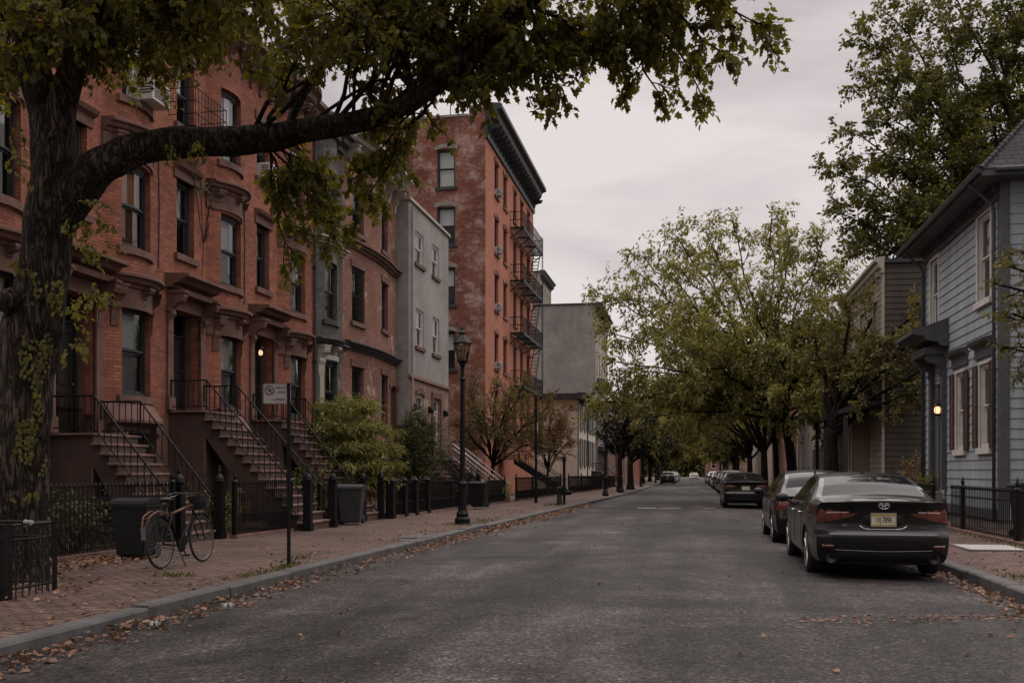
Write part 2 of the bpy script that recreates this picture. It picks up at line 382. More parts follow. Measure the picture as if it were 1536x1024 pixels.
cc = mixc(t, 1, cc, ramp(t, sy.outputs[0], [(.0, .55), (.3, 1.2), (.62, 1.55), (.86, 1.03), (.95, 1.0)]), 'MULTIPLY')     # sky dimmed behind the camera and raised at the sides to light the facades
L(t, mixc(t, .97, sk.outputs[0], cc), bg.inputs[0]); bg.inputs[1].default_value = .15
sun = bpy.data.objects.new('sun', bpy.data.lights.new('sun', 'SUN')); COL.objects.link(sun)
sun.data.energy = .9; sun.data.angle = math.radians(75); sun.data.color = (1, .95, .9)
sun.rotation_euler = (math.radians(-36), 0, math.radians(-35)); sun.location = (0, 60, 60)
sc.view_settings.view_transform = 'Standard'; sc.view_settings.look = 'None'; sc.view_settings.exposure = 0; sc.view_settings.gamma = 1

# ------------------------------------------------------------------ ground, road, pavements, kerbs
KL = [(-60, -5.3), (14, -5.3), (28, -5.05), (42, -4.75), (72, -4.1), (110, -4.2), (420, -4.4)]
KR = [(-60, 3.6), (40, 3.6), (110, 3.5), (420, 3.6)]
def kx(K, y):
    for (a, xa), (b, xb) in zip(K, K[1:]):
        if y <= b: return xa + (xb - xa) * (y - a) / (b - a)
    return K[-1][1]
def ystops(a, b):
    r = []; y = a
    while y < b: r.append(y); y += 1.0 if y < 40 else 4 if y < 120 else 20
    return r + [b]
def asphalt():
    m, t, b = nt('asphalt'); v = coord(t, True)
    big = noi(t, v, .22, 9, .72, .8); mid = noi(t, v, 1.3, 6, .7)
    st = coord(t, True, (1.2, .07, 1)); trk = noi(t, st, 1.0, 3, .5)
    c = ramp(t, big, [(.37, (.015, .0135, .0127)), (.5, (.036, .032, .0298)), (.63, (.070, .0625, .058))])
    c = mixc(t, 1, c, ramp(t, trk, [(.34, .62), (.62, 1.25)]), 'MULTIPLY')
    c = mixc(t, 1, c, ramp(t, mid, [(.3, .62), (.7, 1.32)]), 'MULTIPLY')
    fine = noi(t, v, 55, 3, .7)
    vg = N(t, 'ShaderNodeTexVoronoi'); vg.inputs['Scale'].default_value = 42; L(t, v, vg.inputs['Vector'])
    c = mixc(t, 1, c, ramp(t, vg.outputs['Color'], [(.12, .4), (.6, 1.0), (.85, 1.8), (.97, 3.6)]), 'MULTIPLY')
    # cracks
    nv = N(t, 'ShaderNodeTexNoise'); nv.inputs['Scale'].default_value = 1.1; nv.inputs['Detail'].default_value = 6; L(t, v, nv.inputs['Vector'])
    ad = N(t, 'ShaderNodeVectorMath', operation='MULTIPLY_ADD'); L(t, nv.outputs[1], ad.inputs[0]); ad.inputs[1].default_value = (1.6, 1.6, 0); L(t, v, ad.inputs[2])
    vc = N(t, 'ShaderNodeTexVoronoi', feature='DISTANCE_TO_EDGE'); vc.inputs['Scale'].default_value = .27; L(t, ad.outputs[0], vc.inputs['Vector'])
    ck = ramp(t, vc.outputs['Distance'], [(.0, 0.0), (.006, 1.0)])
    msk = ramp(t, noi(t, v, .3, 3), [(.47, 1), (.57, 0)])
    ck2 = mixc(t, msk, ck, (1, 1, 1))
    c = mixc(t, 1, c, mixc(t, .5, (1, 1, 1), ck2), 'MULTIPLY')
    L(t, c, b.inputs['Base Color']); b.inputs['Specular IOR Level'].default_value = .17
    L(t, ramp(t, big, [(.3, .6), (.7, .8)]), b.inputs['Roughness'])
    h = N(t, 'ShaderNodeMath', operation='MULTIPLY_ADD'); L(t, fine, h.inputs[0]); h.inputs[1].default_value = .8; L(t, vg.outputs['Distance'], h.inputs[2])
    h2 = N(t, 'ShaderNodeMath', operation='MULTIPLY_ADD'); L(t, mid, h2.inputs[0]); h2.inputs[1].default_value = 2.2; L(t, h.outputs[0], h2.inputs[2])
    bump(t, h2.outputs[0], b, .7, .012); return m
M['asphalt'] = asphalt()
M['road_paint'] = mk('road_paint', (.30, .285, .27), .8, (.06, .056, .053), 9)
M['tar'] = mk('tar', (.007, .0066, .0062), .75, (.014, .013, .0125), 5, bmp=.2)
M['plaza'] = mk('plaza', (.33, .31, .29), .85, (.24, .225, .21), 4, bmp=.2)

g = MB()
ys = ystops(-60, 900)
for a, b in zip(ys, ys[1:]):
    for xa, xb in ((-400, -30), (-30, 30), (30, 400)):
        g.quad((xa, a, gz(a) - .06), (xb, a, gz(a) - .06), (xb, b, gz(b) - .06), (xa, b, gz(b) - .06))
tag(g.build('ground', M['soil']), kind='structure')
g = MB(); ys = ystops(-60, 420)
for a, b in zip(ys, ys[1:]):
    for k in range(8):
        p = []
        for y, q in ((a, k), (a, k + 1), (b, k + 1), (b, k)):
            f = q / 8; x0, x1 = kx(KL, y) - .1, kx(KR, y) + .1; x = x0 + (x1 - x0) * f
            p.append((x, y, gz(y) + .05 * (1 - (2 * f - 1) ** 2)))
        g.quad(*p)
tag(g.build('road', M['asphalt'], smooth=True), kind='structure')
def crown(x, y):
    x0, x1 = kx(KL, y) - .1, kx(KR, y) + .1; f = (x - x0) / (x1 - x0); return gz(y) + .05 * (1 - (2 * f - 1) ** 2)
for name, K, side, wid in (('left_pavement', KL, -1, 6.9), ('right_pavement', KR, 1, 3.6)):
    g = MB(); rng = random.Random(3)
    for a, b in zip(ys, ys[1:]):
        nx = 10
        for k in range(nx):
            p = []
            for y, q in ((a, k), (a, k + 1), (b, k + 1), (b, k)):
                x = kx(K, y) + side * (.2 + wid * q / nx)
                p.append((x, y, gz(y) + .128 + .02 * noise.noise(Vector((x * .9, y * .9, 3))) + .006 * q / nx))
            if side < 0: p = p[::-1]
            g.quad(*p)
    o = g.build(name, M['paving'], smooth=True); tag(o, kind='structure')
for name, K, side in (('left_kerb', KL, -1), ('right_kerb', KR, 1)):
    g = MB(); y = -6; rng = random.Random(5)
    while y < 330:
        l = rng.uniform(1.5, 2.6) if y < 60 else 8; y2 = y + l
        j = rng.uniform(-.012, .012); h = .145 + rng.uniform(-.012, .012); q = .006
        xa, xb = kx(K, y) + j, kx(K, y2) + j + rng.uniform(-.008, .008)
        n = len(g.v)
        pts = []
        for x, yy in ((xa, y + q), (xb, y2 - q)):
            z = gz(yy)
            pts += [(x, yy, z - .15), (x + side * .012, yy, z + h - .02), (x + side * .035, yy, z + h), (x + side * .21, yy, z + h + .002), (x + side * .22, yy, z - .15)]
        g.add(pts)
        for i in range(4): g.face((n + i, n + i + 1, n + 5 + i + 1, n + 5 + i))
        g.face((n, n + 1, n + 2, n + 3, n + 4)); g.face((n + 5, n + 6, n + 7, n + 8, n + 9))
        y = y2
    tag(g.build(name, M['granite'], fix=True), kind='structure')
g = MB()
for x0, x1, y0, y1 in ((-2.2, -1.45, 39.4, 40.2), (.4, .85, 40, 40.5), (-1.3, -.5, 39.6, 40.1)):
    g.quad(*[(x, y, crown(x, y) + .006) for x, y in ((x0, y0), (x1, y0), (x1, y1), (x0, y1))])
tag(g.build('road_marking', M['road_paint']), kind='structure')
# road repairs: tar seams and patches
g = MB(); rng = random.Random(8)
def seam(pts, wd):
    for (xa, ya), (xb, yb) in zip(pts, pts[1:]):
        dx, dy = xb - xa, yb - ya; l = math.hypot(dx, dy) or 1; nx, ny = -dy / l * wd, dx / l * wd
        g.quad(*[(x, y, crown(x, y) + .005) for x, y in ((xa - nx, ya - ny), (xb - nx, yb - ny), (xb + nx, yb + ny), (xa + nx, ya + ny))])
def wob(x0, y0, x1, y1, n, a): return [(x0 + (x1 - x0) * i / n + rng.uniform(-a, a), y0 + (y1 - y0) * i / n + rng.uniform(-a, a)) for i in range(n + 1)]
for p in (wob(-4.9, 22.0, 3.2, 24.2, 16, .06), wob(-4.7, 31, 1.4, 31.6, 14, .08), wob(-4.5, 45, 2.4, 45.6, 10, .1), wob(-.9, 15, -1.2, 60, 40, .05), wob(-3, 52, 3, 52, 8, .1), wob(1.2, 17, 1.3, 38, 18, .06)):
    seam(p, .016)
tag(g.build('road_seam', M['tar']), kind='structure')
def patch_poly(x0, x1, y0, y1):
    g_ = MB(); n = 10; A = [(x0 + rng.uniform(-.05, .05), y0 + (y1 - y0) * i / n, x1 + rng.uniform(-.05, .05)) for i in range(n + 1)]
    for (a, y, b), (c, y2, d) in zip(A, A[1:]):
        for k in range(4): g_.quad(*[(xa + (xb - xa) * f, yy, crown(xa + (xb - xa) * f, yy) + .003) for xa, xb, yy, f in ((a, b, y, k / 4), (a, b, y, (k + 1) / 4), (c, d, y2, (k + 1) / 4), (c, d, y2, k / 4))])
    return g_
M['asphalt_patch'] = stained('asphalt_patch', (.040, .036, .034), (.022, .02, .019), (.058, .053, .05), 3, .8)
for a in ((-4.3, -2.6, 16.5, 19.6), (.1, 1.35, 25, 31.5), (-3.1, -1.9, 27, 29)): tag(patch_poly(*a).build('road_patch', M['asphalt_patch']), kind='structure')
g = MB()
for p in (((-5.0, 20.6), (-3.9, 20.6), (-3.8, 23.0), (-5.0, 23.1)), ((4.75, 18.2), (5.55, 18.2), (5.55, 19.3), (4.75, 19.3))): pass

g = MB(); g.box(-5.85, -5.3, 19.3, 20.4, .1, .150); 
tag(g.build('paving_slab', M['granite']), kind='structure')
# ------------------------------------------------------------------ building kit
M['glass_screen'] = glassm('glass_screen', (.5, .51, .52), .8)
M['glass_bright'] = glassm('glass_bright', (.6, .62, .62), 1.0)
def bow(uc, hw, D):
    def P(u, w, z):
        t = (u - uc) / hw
        return (w + (D * (1 - t * t) if abs(t) < 1 else 0), u, z)
    P.us = [uc - hw + 2 * hw * i / 14 for i in range(15)]; return P
def win(par, ua, ub, za, zb, P=ID, rev=.16, fm='trim_dark', cols=1, blind=None, sill=None, lintel=None, screen=True, fw=.07, nu=1, mid=.5, bars=False, casing=0):
    mb = MB(); a, b = ua, ub; w0, w1 = -rev - .03, -rev + .07
    for x0, x1, y0, y1 in ((a, a + fw, za, zb), (b - fw, b, za, zb)): mb.pbox(x0, x1, w0, w1, y0, y1, P)
    mb.pbox(a + fw, b - fw, w0, w1, zb - fw, zb, P, nu=nu); mb.pbox(a + fw, b - fw, w0, w1, za, za + fw, P, nu=nu)
    if casing:
        for x0, x1, y0, y1 in ((a - casing, a, za, zb + casing), (b, b + casing, za, zb + casing), (a, b, zb, zb + casing)): mb.pbox(x0, x1, 0, .035, y0, y1, P)
    zm = za + (zb - za) * mid; s = .045; a1, b1 = a + fw, b - fw; lo, hi = za + fw, zb - fw
    for (c, d, q0, q1) in ((zm, hi, -rev - .01, -rev + .035), (lo, zm, -rev - .05, -rev - .012)):
        mb.pbox(a1, a1 + s, q0, q1, c, d, P); mb.pbox(b1 - s, b1, q0, q1, c, d, P)
        mb.pbox(a1 + s, b1 - s, q0, q1, c, c + s, P, nu=nu); mb.pbox(a1 + s, b1 - s, q0, q1, d - s, d, P, nu=nu)
        for k in range(1, cols):
            x = a1 + (b1 - a1) * k / cols; mb.pbox(x - .012, x + .012, q0, q1, c + s, d - s, P)
    o = mb.build('window', M[fm], par)
    g = MB()
    for (c, d, q, m) in ((zm, hi, -rev + .012, 0), (lo, zm, -rev - .03, 1 if screen else 0)):
        for k in range(nu):
            x0 = a1 + (b1 - a1) * k / nu; x1 = a1 + (b1 - a1) * (k + 1) / nu
            g.quad(P(x0, q, c), P(x1, q, c), P(x1, q, d), P(x0, q, d), m)
    g.build('pane', [M['glass'], M['glass_screen']], o)
    if blind:
        kind, fr = blind; q = MB(); zt = hi; zl = hi - (hi - lo) * fr; n = 10
        for k in range(n):
            x0 = a1 + (b1 - a1) * k / n; x1 = a1 + (b1 - a1) * (k + 1) / n
            wv = (lambda i: -rev - .10 - (.02 * (i % 2) if kind != 'blind' else 0))
            if kind == 'blind':
                m_ = max(2, int((zt - zl) / .05))
                if k == 0:
                    for j in range(m_):
                        zz = zl + (zt - zl) * j / m_; dz = (zt - zl) / m_
                        q.quad(P(a1, -rev - .09, zz), P(b1, -rev - .09, zz), P(b1, -rev - .115, zz + dz), P(a1, -rev - .115, zz + dz))
            else: q.quad(P(x0, wv(k), zl), P(x1, wv(k + 1), zl), P(x1, wv(k + 1), zt), P(x0, wv(k), zt))
        q.build('blind' if kind == 'blind' else 'curtain', M[kind], o)
    if sill:
        q = MB(); q.pbox(a - .12, b + .12, -rev, .09, za - .15, za, P, nu=nu); q.build('sill', M[sill], o)
    if lintel:
        q = MB(); lm, kind = lintel
        if kind == 'flat': q.pbox(a - .12, b + .12, -.01, .045, zb + .003, zb + .24, P, nu=nu)
        elif kind == 'arch':
            n = 8; pts = []
            for i in range(n + 1):
                t = i / n; x = a - .14 + (b - a + .28) * t; h = 1 - (2 * t - 1) ** 2
                pts.append((x, zb - .06 + .14 * h, zb + .16 + .16 * h))
            for p, r in zip(pts, pts[1:]):
                n_ = q.add([P(p[0], -.02, p[1]), P(r[0], -.02, r[1]), P(r[0], -.02, r[2]), P(p[0], -.02, p[2]), P(p[0], .05, p[1]), P(r[0], .05, r[1]), P(r[0], .05, r[2]), P(p[0], .05, p[2])])
                for f in ((4, 5, 6, 7), (0, 1, 5, 4), (2, 3, 7, 6)): q.face([n_ + i for i in f])
        elif kind == 'hood':
            q.prism([(-.01, zb + .003), (.05, zb + .003), (.05, zb + .2), (.16, zb + .26), (.2, zb + .34), (-.01, zb + .40)], a - .16, b + .16, P)
        q.build('lintel', M[lm], o)
    if bars:
        q = MB(); k = a + .06
        while k < b: q.tube([P(k, .03, za), P(k, .03, zb)], .011, 5); k += .12
        for i in range(1, 8): z = za + (zb - za) * i / 8; q.tube([P(a, .03, z), P(b, .03, z)], .011, 5)
        q.build('window_bars', M['iron'], o)
    return o
def shell(mb, u0, u1, z0, z1, depth, m=0, e=.004):
    mb.quad((0, u0 + e, z0), (-depth, u0 + e, z0), (-depth, u0 + e, z1), (0, u0 + e, z1), m)
    mb.quad((0, u1 - e, z0), (-depth, u1 - e, z0), (-depth, u1 - e, z1), (0, u1 - e, z1), m)
    mb.quad((-depth, u0 + e, z0), (-depth, u1 - e, z0), (-depth, u1 - e, z1), (-depth, u0 + e, z1), m)
def floors(mb, u0, u1, zs, depth, m=0):
    for z in zs: mb.quad((-.25, u0 + .02, z), (-depth + .02, u0 + .02, z), (-depth + .02, u1 - .02, z), (-.25, u1 - .02, z), m)
    mb.quad((-3.2, u0 + .02, zs[0]), (-3.2, u1 - .02, zs[0]), (-3.2, u1 - .02, zs[-1]), (-3.2, u0 + .02, zs[-1]), m)
def bracket(mb, u, z, h, d, wd, P=ID, m=0):
    pr = [(0, z - h), (.05 * d + .02, z - h), (.16 * d, z - h * .93), (.10 * d + .02, z - h * .8), (.2 * d, z - h * .62), (.38 * d, z - h * .5), (.28 * d, z - h * .38), (.55 * d, z - h * .26), (.9 * d, z - h * .2), (d, z - h * .1), (d, z), (0, z)]
    mb.prism(pr, u - wd / 2, u + wd / 2, P, m)
    mb.prism([(0, z), (d * 1.08, z), (d * 1.08, z + .05), (0, z + .05)], u - wd * .65, u + wd * .65, P, m)
CORN = lambda z, d, h: [(0, z), (.25 * d, z + .02), (.3 * d, z + .25 * h), (.62 * d, z + .38 * h), (.7 * d, z + .6 * h), (d, z + .7 * h), (d, z + .88 * h), (.96 * d, z + .92 * h), (0, z + h)]
def newel(name, par, x, y, z, h=1.25, s=.11):
    q = MB(); q.box(x - s * 1.25, x + s * 1.25, y - s * 1.25, y + s * 1.25, z, z + .16); q.box(x - s, x + s, y - s, y + s, z + .16, z + h - .2)
    q.box(x - s * 1.2, x + s * 1.2, y - s * 1.2, y + s * 1.2, z + h - .2, z + h - .15)
    q.lathe([(s * .9, h - .15), (s * 1.2, h - .1), (s * 1.0, h - .02), (s * .35, h + .06), (s * .5, h + .10), (s * .2, h + .2), (.0, h + .23)], 10, (x, y, z))
    return q.build(name, M['iron'], par)
def railpair(par, uc, hw, w0, wl, wf, zt, zb, rm='iron', sides=(-1, 1), bal=.135, r=.021, RH=.70):
    for s_ in sides:
        q = MB(); u = uc + s_ * hw; sl = (zt - zb) / (wf - wl)
        def zr(w): return zt if w <= wl else zt - sl * (w - wl)
        q.tube([(w0, u, zt + RH), (wl, u, zt + RH), (wf - .05, u, zb + RH)], r, 8)
        q.tube([(w0, u, zt + .1), (wl, u, zt + .1), (wf - .05, u, zb + .1)], r * .7, 6)
        if rm == 'steel': q.tube([(w0, u, zt + .5), (wl, u, zt + .5), (wf - .05, u, zb + .5)], r * .8, 6)
        w = w0 + .03
        while w < wf - .06:
            q.tube([(w, u, zr(w) + .05), (w, u, zr(w) + RH)], .0105 if rm == 'iron' else .014, 5); w += bal
        q.tube([(w0 + .02, u, zt), (w0 + .02, u, zt + RH + .03)], .024, 6); q.tube([(wl, u, zt), (wl, u, zt + RH)], .02, 6)
        q.build('railing', M[rm], par)
def stoop(par, uc, hw, wf, zt, zb=.13, sm='brownstone_step', bm_='brownstone_dark', landing=.95, rm='iron', newels=True, open_=False, rise=.19):
    n = max(3, round((zt - zb) / rise)); r = (zt - zb) / n; tr = (wf - landing) / (n - 1); q = MB()
    for i in range(n):
        z = zt - i * r; w1 = landing + i * tr
        if not open_: q.box(max(.0, w1 - tr - .05) if i else -.3, w1, uc - hw - .02, uc + hw + .02, z - .05, z)
        else: q.box(max(.0, w1 - tr) if i else 0, w1 + .02, uc - hw, uc + hw, z - .05, z)
    if not open_:                                   # stepped flight with a sloping soffit, solid under the landing
        top = [(-.3, zt - .051)]
        for i in range(n):
            w1 = landing + i * tr - .03; top += [(w1, zt - i * r - .051), (w1, (zt - (i + 1) * r - .051) if i < n - 1 else zb - .6)]
        sol = zt - zb > 1.2
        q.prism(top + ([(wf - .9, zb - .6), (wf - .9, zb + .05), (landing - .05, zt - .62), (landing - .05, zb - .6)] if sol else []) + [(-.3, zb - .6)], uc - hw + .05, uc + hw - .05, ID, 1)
    if open_:
        for s_ in (-1, 1): q.prism([(landing, zt - .3), (landing, zt), (wf, zb + .1), (wf, zb - .2)], uc + s_ * hw - .03, uc + s_ * hw + .03)
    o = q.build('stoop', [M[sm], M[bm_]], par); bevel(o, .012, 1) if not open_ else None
    if o.data.uv_layers and not open_: pass
    railpair(o, uc, hw - .03, .05, landing, wf, zt, zb + r * .3, rm)
    if newels:
        for s_ in (-1, 1): newel('newel_post', o, wf + .02, uc + s_ * (hw - .03), zb, 1.25, .085)
    return o
def door(par, ua, ub, za, zb, P=ID, rev=.5, dm='door_black', transom=True, glazed=False, frame='door_black'):
    q = MB(); zt = zb - .5 if transom else zb
    fw = .09; w0, w1 = -rev - .06, -rev + .05
    q.pbox(ua, ua + fw, w0, w1, za, zb, P); q.pbox(ub - fw, ub, w0, w1, za, zb, P); q.pbox(ua + fw, ub - fw, w0, w1, zb - fw, zb, P)
    if transom: q.pbox(ua + fw, ub - fw, w0, w1, zt - .05, zt, P)
    q.pbox(ua + fw, ub - fw, -rev - .05, -rev - .0, za, zt - (.05 if transom else 0), P)
    mid = (ua + ub) / 2
    for x0, x1 in ((ua + fw + .08, mid - .05), (mid + .05, ub - fw - .08)):
        for z0, z1 in ((za + .2, za + .85), (za + 1.0, zt - .2)): 
            for a, b, c, d in ((x0, x1, z0, z0 + .03), (x0, x1, z1 - .03, z1), (x0, x0 + .03, z0, z1), (x1 - .03, x1, z0, z1)): q.pbox(a, b, -rev, -rev + .02, c, d, P)
    o = q.build('door', M[dm], par)
    if transom:
        g = MB(); g.quad(P(ua + fw, -rev - .02, zt), P(ub - fw, -rev - .02, zt), P(ub - fw, -rev - .02, zb - fw), P(ua + fw, -rev - .02, zb - fw)); g.build('transom', M['glass_screen'], o)
    if glazed:
        g = MB(); g.quad(P(ua + fw + .12, -rev + .004, za + 1.0), P(ub - fw - .12, -rev + .004, za + 1.0), P(ub - fw - .12, -rev + .004, zt - .2), P(ua + fw + .12, -rev + .004, zt - .2)); g.build('door_glass', M['car_glass'], o)
    h = MB(); c = P(ub - fw - .07, -rev + .04, za + 1.02); h.lathe([(0, -.03), (.03, -.02), (.035, 0), (.03, .02), (0, .03)], 8, c); h.build('door_knob', M['copper'], o)
    return o
def hood(par, ua, ub, z, d=.62, h=.34, mat='brownstone', bh=.95):
    q = MB(); n = [ua - .3, ub + .3]
    q.sweep(CORN(z, d, h), n); q.pbox(ua - .16, ub + .16, 0, d * .55, z - .12, z)
    for u in (ua - .14, ub + .14): bracket(q, u, z - .12, bh, d * .72, .17)
    return q.build('door_hood', M[mat], par)
def surround(par, ua, ub, za, zb, mat='brownstone'):
    q = MB(); q.pbox(ua - .24, ua, -.02, .06, za, zb + .3); q.pbox(ub, ub + .24, -.02, .06, za, zb + .3); q.pbox(ua, ub, -.02, .06, zb, zb + .3)
    for u in (ua - .12, ub + .12): q.pbox(u - .15, u + .15, -.02, .10, za, za + .3); q.pbox(u - .15, u + .15, -.02, .10, zb - .1, zb + .02)
    return q.build('door_surround', M[mat], par)

# ------------------------------------------------------------------ red brick bow-front row
def red_house(label, Y0, Y1, yb, yd=None, lit=False, dz=0, b1=('blind', .97), b2=('curtain', .6), b3=None, stoop_w=3.4, hw=.93, warm=False, ivy=False):
    R = thing('row_house', label, 'row house', (-12, Y0, 0), 0, 'red brick bow-front row houses')
    W = Y1 - Y0; ub = yb - Y0; P = bow(ub, hw, .36); H = 12.9; rm = 'brownstone'
    q = MB(); ops = []; ww = .56
    wins = [(ub - ww, ub + ww, 3.08, 5.0, b1, 'bay'), (ub - ww, ub + ww, 6.2, 8.02, b2, 'bay'), (ub - ww, ub + ww, 9.35, 11.2, b3, 'bay')]
    if yd is not None:
        ud = yd - Y0; ops.append((ud - .66, ud + .66, 2.88 - dz, 5.28 - dz * .4, .55))
        wins += [(ud - .42, ud + .42, 6.62, 8.4, ('curtain', .55), 'flat'), (ud - .42, ud + .42, 9.7, 11.3, ('blind', .5), 'flat')]
    us = [x for x in P.us if 0 <= x <= W]
    q.wall(0, W, 2.62, H, [w[:4] for w in wins], 0, .2, P, us=us) if yd is None else None
    if yd is not None:
        # wall with a deep door reveal: the door is a real recess
        q.wall(0, W, 2.62, H, [w[:4] for w in wins] + [(ops[0][0], ops[0][1], max(2.62, ops[0][2]), ops[0][3])], 0, .2, P, us=us)
        a, b, c, d = ops[0][:4]
        for A, B in (((a, c), (a, d)), ((b, c), (b, d)), ((a, d), (b, d)), ((a, c), (b, c))):
            q.quad((-.2, A[0], A[1]), (-.2, B[0], B[1]), (-.42, B[0], B[1]), (-.42, A[0], A[1]), 1)
    q.wall(0, W, -.6, 2.62, [(ub - .5, ub + .5, 1.05, 2.3)] + ([(ud - .66, ud + .66, 2.88 - dz, 2.62)] if dz else []), 1, .22, P, us=us)
    shell(q, 0, W, -.6, H, 9); floors(q, 0, W, (2.75, 6.0, 9.15, 12.3), 9, 2)
    q.build('wall', [M['brick_red'], M['brownstone'], M['inside']], R)
    r = MB(); r.pbox(.01, W - .01, -9.1, -.01, H - .35, H - .1); r.build('roof', M['roofing'], R)
    c = MB(); us2 = [max(0, ub - hw - .02)] + [x for x in us if abs(x - ub) < hw] + [min(W, ub + hw + .02)]
    c.sweep(CORN(H - .5, .55, .75), sorted({0, W, *us2}), P)
    k = .2
    while k < W: bracket(c, k, H - .5, .4, .4, .13, P); k += .62
    c.build('cornice', M['brownstone'], R)
    for z, dd in ((5.33, .34), (8.5, .3)):
        c = MB(); c.sweep(CORN(z, dd, .3), us2, P); c.sweep([(0, z - .42), (.05, z - .42), (.05, z), (0, z)], us2, P)
        hh = .82 if z < 6 else .45
        for u in (ub - ww - .16, ub, ub + ww + .16): bracket(c, u, z, hh if u != ub else .3, dd * .72, .15, P)
        c.build('bay_cornice', M['brownstone'], R)
    c = MB(); c.sweep([(0, 2.42), (.16, 2.46), (.30, 2.5), (.30, 2.56), (.05, 2.92), (0, 2.95)], us2, P)
    for u in (ub - ww - .2, ub + ww + .2): c.pbox(u - .12, u + .12, 0, .14, -.3, 2.44, P); c.pbox(u - .16, u + .16, 0, .2, 2.2, 2.3, P)
    c.build('water_table', M['brownstone'], R)
    for (a, b, z0, z1, bl, kind) in wins:
        if kind == 'bay':
            win(R, a, b, z0, z1, P, .2, blind=bl, sill='brownstone', nu=4, fw=.09)
        else:
            win(R, a, b, z0, z1, P, .2, blind=bl, sill='brownstone', lintel=('brownstone', 'hood' if z0 < 9 else 'flat'), fw=.08)
    wb = win(R, ub - .5, ub + .5, 1.05, 2.3, P, .22, blind=('blind', .6) if not warm else None, sill='brownstone', nu=3, bars=True)
    if yd is not None:
        a, b = ud - .66, ud + .66
        o = door(R, a, b, 2.9 - dz, 5.28 - dz * .4, rev=.42, frame='door_black')
        surround(R, a, b, 2.9 - dz, 5.28 - dz * .4); hood(R, a, b, 5.72 - dz * .4)
        stoop(R, ud, .82, stoop_w, 2.88 - dz)
        if lit:
            l = MB(); x, y, z = -.05, ud - .05, 4.72; l.lathe([(.02, .36), (.025, .3), (.10, .26), (.125, .22), (.11, .21)], 6, (x, y, z)); l.lathe([(.07, -.02), (.09, 0), (.07, .02)], 6, (x, y, z)); l.tube([(x, y, z + .34), (x, y, 5.26)], .008, 5)
            for i in range(6): an = PI / 3 * i; l.tube([(x + .085 * math.cos(an), y + .085 * math.sin(an), z), (x + .115 * math.cos(an), y + .115 * math.sin(an), z + .22)], .008, 4)
            lo = l.build('porch_lamp', M['iron'], R)
            g = MB(); g.lathe([(.03, .03), (.055, .06), (.06, .12), (.03, .18)], 8, (x, y, z)); g.build('bulb', M['lamp_lit'], lo, smooth=True)
    return R
RH0 = red_house('red brick row house on far left, mostly behind the big tree trunk', 13.2, 18.55, 15.3, 17.75, stoop_w=2.65, dz=.68, b1=('blind', .5), b2=None, b3=('blind', .4))
RH1 = red_house('red brick bow-front row house with dark recessed doorway, facing the parked bicycle', 18.55, 22.97, 19.6, 22.12, b2=('curtain_warm', .99), b3=('blind', .6))
RH2 = red_house('red brick bow-front row house with lit lantern hanging in its doorway', 22.97, 27.4, 24.05, 26.5, lit=True, b2=('blind', .95), b3=('blind', .7), stoop_w=3.2)
RH3 = red_house('narrow red brick row house beside the grey painted brick one', 27.4, 30.32, 28.45, None, b1=('blind', .8), b2=('blind', .98), b3=None, hw=.98)
c = MB(); c.tube([(.07, 2.86, .05), (.07, 2.86, 12.3)], .045, 8)
for z in (2, 5, 8, 11): c.tube([(.0, 2.86, z), (.13, 2.86, z)], .055, 6)
c.build('downspout', M['trim_dark'], RH3)
P1 = bow(1.05, .93, .36); c = MB(); c.pbox(.62, 1.42, .045, .05, 1.1, 1.68, P1, nu=4); c.build('window_notice', M['sign_white'], RH1)
for H_, u, z0, z1 in ((RH1, 2.32, 6.1, 8.9), (RH2, 2.30, 6.0, 9.2), (RH1, 4.30, 3.2, 5.2)):
    c = MB(); c.tube([(.02, u, z0), (.02, u + .03, (z0 + z1) / 2), (.02, u - .02, z1)], .014, 5); c.build('conduit', M['trim_dark'], H_)
# iron balcony rail on the third floor
q = MB(); q.box(0, .7, 2.75, 4.35, 9.42, 9.47)
for z in (9.75, 10.05, 10.35): q.tube([(0, 2.78, z), (.68, 2.78, z), (.68, 4.32, z), (0, 4.32, z)], .012, 5)
for i in range(11): q.tube([(.68, 2.78 + .154 * i, 9.45), (.68, 2.78 + .154 * i, 10.36)], .009, 4)
q.build('balcony_rail', M['iron'], RH1)

def ac_unit(x, y, z, label, s=1.0, rz=0):
    o = thing('air_conditioner', label, 'air conditioner', (x, y, z), rz, 'window air conditioners')
    q = MB(); q.box(-.25, .34 * s, -.3 * s, .3 * s, 0, .4 * s); b = q.build('housing', M['ac'], o); bevel(b, .015, 1)
    g = MB()
    for i in range(7): zz = .06 * s + i * .045 * s; g.box(.34 * s, .352 * s, -.26 * s, .26 * s, zz, zz + .018 * s)
    for i in range(4):
        for sd in (-1, 1): g.box(.08 * s, .3 * s, sd * .3 * s - .006, sd * .3 * s + .006, .12 * s + i * .06, .145 * s + i * .06)
    g.build('grille', M['bin_grey'], b); return o
ac_unit(-11.66, 19.75, 9.37, 'white air conditioner in the top bow window above the tree limb', 1.15)
ac_unit(-12.0, 26.5, 9.72, 'white air conditioner in a high window above the lit doorway')

